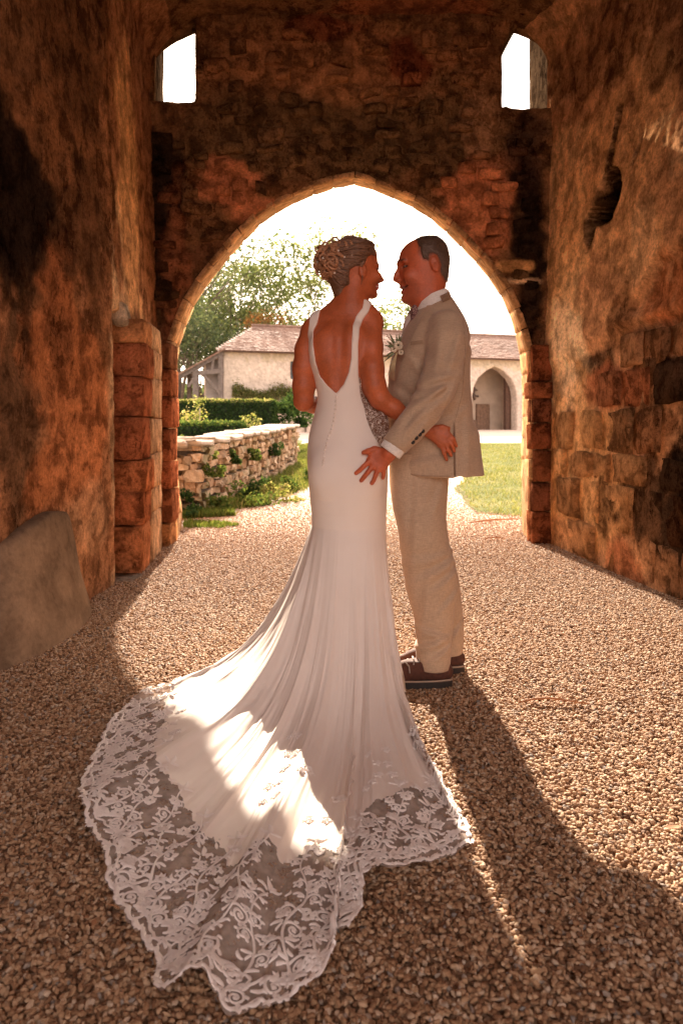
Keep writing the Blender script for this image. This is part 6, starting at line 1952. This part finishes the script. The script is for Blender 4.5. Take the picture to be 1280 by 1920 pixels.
def scroll(x, y, ang, size, hand_, r_):
    n = 22; s_ = np.linspace(0, 1, n)
    a_ = ang+hand_*(s_**1.25)*r_.uniform(7, 9.5)
    st = size*(1.18-s_)*.135
    px = x+np.cumsum(np.cos(a_)*st); py_ = y+np.cumsum(np.sin(a_)*st)
    ribbon(np.stack([px, py_], 1), .0036*(1-.35*s_)*(size/.09)**.6)
    for k in range(2, n-5, 3):
        leaf_(px[k], py_[k], a_[k]-hand_*(.75), size*.26*(1-.45*k/n), .0050*(size/.09)**.7, -hand_*.9)
    for k in range(3, n-8, 5):
        leaf_(px[k], py_[k], a_[k]+hand_*.9, size*.17, .0042, hand_*.6)
def flower_(x, y, s_, r_):
    for k in range(6):
        leaf_(x, y, k*1.047+r_, s_, s_*.42, .1)
r7 = np.random.default_rng(17)
base_pts = Pf[np.where((lace.ravel() > .5))[0]]
pick = base_pts[r7.permutation(len(base_pts))[:40000], :2]
chosen = []
r_poi = .041
cell = {}
for x, y in pick:
    ky = (int(x/.041), int(y/.041)); ok = True
    for i in (-1, 0, 1):
        for j in (-1, 0, 1):
            for (u, v) in cell.get((ky[0]+i, ky[1]+j), ()):
                if (u-x)**2+(v-y)**2 < r_poi**2: ok = False
    if ok: cell.setdefault(ky, []).append((x, y)); chosen.append((x, y))
ctr = np.array((0.0, 2.5))
def spiral(x, y, ang, r0, hand_, w, turns=1.6):
    """one coiled tendril leaving (x, y) in direction ang"""
    cx_, cy_ = x+math.cos(ang+hand_*math.pi/2)*r0, y+math.sin(ang+hand_*math.pi/2)*r0
    n = 26; s_ = np.linspace(0, 1, n); rr_ = r0*(1-.80*s_**.8)
    th = ang-hand_*math.pi/2+hand_*turns*2*math.pi*s_
    ribbon(np.stack([cx_+rr_*np.cos(th), cy_+rr_*np.sin(th)], 1), w*(1-.45*s_))
    for k in range(3, 15, 3):
        a_ = th[k]+hand_*.5
        leaf_(cx_+rr_[k]*math.cos(th[k]), cy_+rr_[k]*math.sin(th[k]), a_, r0*.62*(1.1-.5*s_[k]), w*1.25, hand_*.9)
    ribbon(np.stack([cx_+rr_[-1]*np.cos(np.linspace(0, 6.3, 7))*.6, cy_+rr_[-1]*np.sin(np.linspace(0, 6.3, 7))*.6], 1), np.full(7, w*.9))
def at_hem(ix, dist, side=0.0):
    t_ = 1-dist/RR[ix]; tx_, ty_ = -DYv[ix]/RR[ix], DXv[ix]/RR[ix]
    return Kx[ix]+DXv[ix]*t_+tx_*side, Ky[ix]+DYv[ix]*t_+ty_*side
stems = [k for k in np.where((ph > 180) & (ph < 334))[0]]
lastA, n_st = -1, 0
for ix in stems:
    if arc[ix]-lastA < .088: continue
    lastA = arc[ix]; n_st += 1
    Lx = float(Lw[ix, 0])*(1.12 if n_st % 2 else .74); ds = np.arange(.035, max(Lx, .09), .012)
    wob = .016*np.sin(ds*26+n_st*2.1)
    P_ = np.array([at_hem(ix, d, w) for d, w in zip(ds, wob)])
    ribbon(P_, .0036*np.linspace(1, .5, len(P_)))
    an = math.atan2(-DYv[ix], -DXv[ix])
    for q_i, k in enumerate(range(1, len(P_)-1, 4)):
        sc_ = (1-.45*k/len(P_))*r7.uniform(.85, 1.15)
        h_ = 1 if (q_i+n_st) % 2 else -1
        a_ = an+h_*r7.uniform(.25, .7)
        spiral(P_[k, 0], P_[k, 1], a_, .0235*sc_, h_, .0036*sc_, r7.uniform(1.3, 1.8))
        leaf_(P_[k, 0], P_[k, 1], an-h_*r7.uniform(.6, 1.1), .040*sc_, .0058*sc_, -h_*.8)
        leaf_(P_[k, 0], P_[k, 1], an-h_*r7.uniform(1.3, 1.9), .028*sc_, .0044*sc_, -h_*.8)
    leaf_(P_[-1, 0], P_[-1, 1], an, .045, .006, .4); leaf_(P_[-1, 0], P_[-1, 1], an+.7, .034, .005, .6); leaf_(P_[-1, 0], P_[-1, 1], an-.7, .034, .005, -.6)
for i, (x, y) in enumerate(chosen):
    if i % 3 == 0: flower_(x, y, r7.uniform(.012, .020), r7.uniform(0, 3))
    elif i % 3 == 1: leaf_(x, y, r7.uniform(0, 6.28), r7.uniform(.02, .035), .0042, r7.uniform(-1.2, 1.2))
# border: two running bands, scallop leaves pointing outward
sel = np.where((ph > 183) & (ph < 330))[0]
for inset, wdt in ((.010, .0045), (.050, .0035)):
    for a0 in range(0, len(sel)-12, 11):
        ix = sel[a0:a0+13]
        t_ = 1-inset*(1+.35*np.sin(arc[ix]*26))/RR[ix]
        bx, by_ = Kx[ix]+DXv[ix]*t_, Ky[ix]+DYv[ix]*t_
        ribbon(np.stack([bx, by_], 1), np.full(len(ix), wdt))
last = -1
for ix in sel:
    if arc[ix]-last > .016:
        last = arc[ix]; t_ = 1-.022/RR[ix]; an = math.atan2(DYv[ix], DXv[ix])
        leaf_(Kx[ix]+DXv[ix]*t_, Ky[ix]+DYv[ix]*t_, an+r7.uniform(-.5, .5), .034, .0068, r7.uniform(-.6, .6))
        leaf_(Kx[ix]+DXv[ix]*(1-.05/RR[ix]), Ky[ix]+DYv[ix]*(1-.05/RR[ix]), an+2.2+r7.uniform(-.5, .5), .040, .0056, r7.uniform(-.8, .8))
# sprays climbing onto the satin
for (px, py) in ((545, 1385), (552, 1410), (538, 1440), (560, 1440), (525, 1470), (708, 1415), (712, 1435), (722, 1460), (700, 1470), (345, 1335), (300, 1345), (330, 1372), (505, 1500), (640, 1500), (770, 1475), (600, 1530)):
    d = Vector(((px-640)/F, 1, -(py-HZ)/F)).normalized(); hit = all_bvh.ray_cast(Vector((0, 0, CH)), d)
    if hit[0] is not None and hit[0].y < 2.85:
        for k in range(2): spiral(hit[0].x+r7.uniform(-.02, .02), hit[0].y+r7.uniform(-.02, .02), r7.uniform(.8, 2.4), r7.uniform(.010, .018), 1 if k else -1, .0026)
t = NT('embroidery'); p = t.pos()
t.set((.93, .84, .78), .6, t.bump(t.noise(p, 420, 2), .4, .001), Sheen_Weight=.2)
lo_ = build('lace_embroidery', lv, lf_, t.m, dress); lo_['kind'] = 'stuff'
q = MB()
for x, y in [chosen[i] for i in range(0, len(chosen), 2)]:
    zc_ = zon(x, y)
    if zc_: q.ball((x+.008, y+.004, zc_+.006), .0022, 5, 4)
q_ = q.build('sequins', plain('sequin', (.85, .78, .72), .05, rough=.15), dress); q_['kind'] = 'stuff'
print('lace verts', nv_, 'motifs', len(chosen))
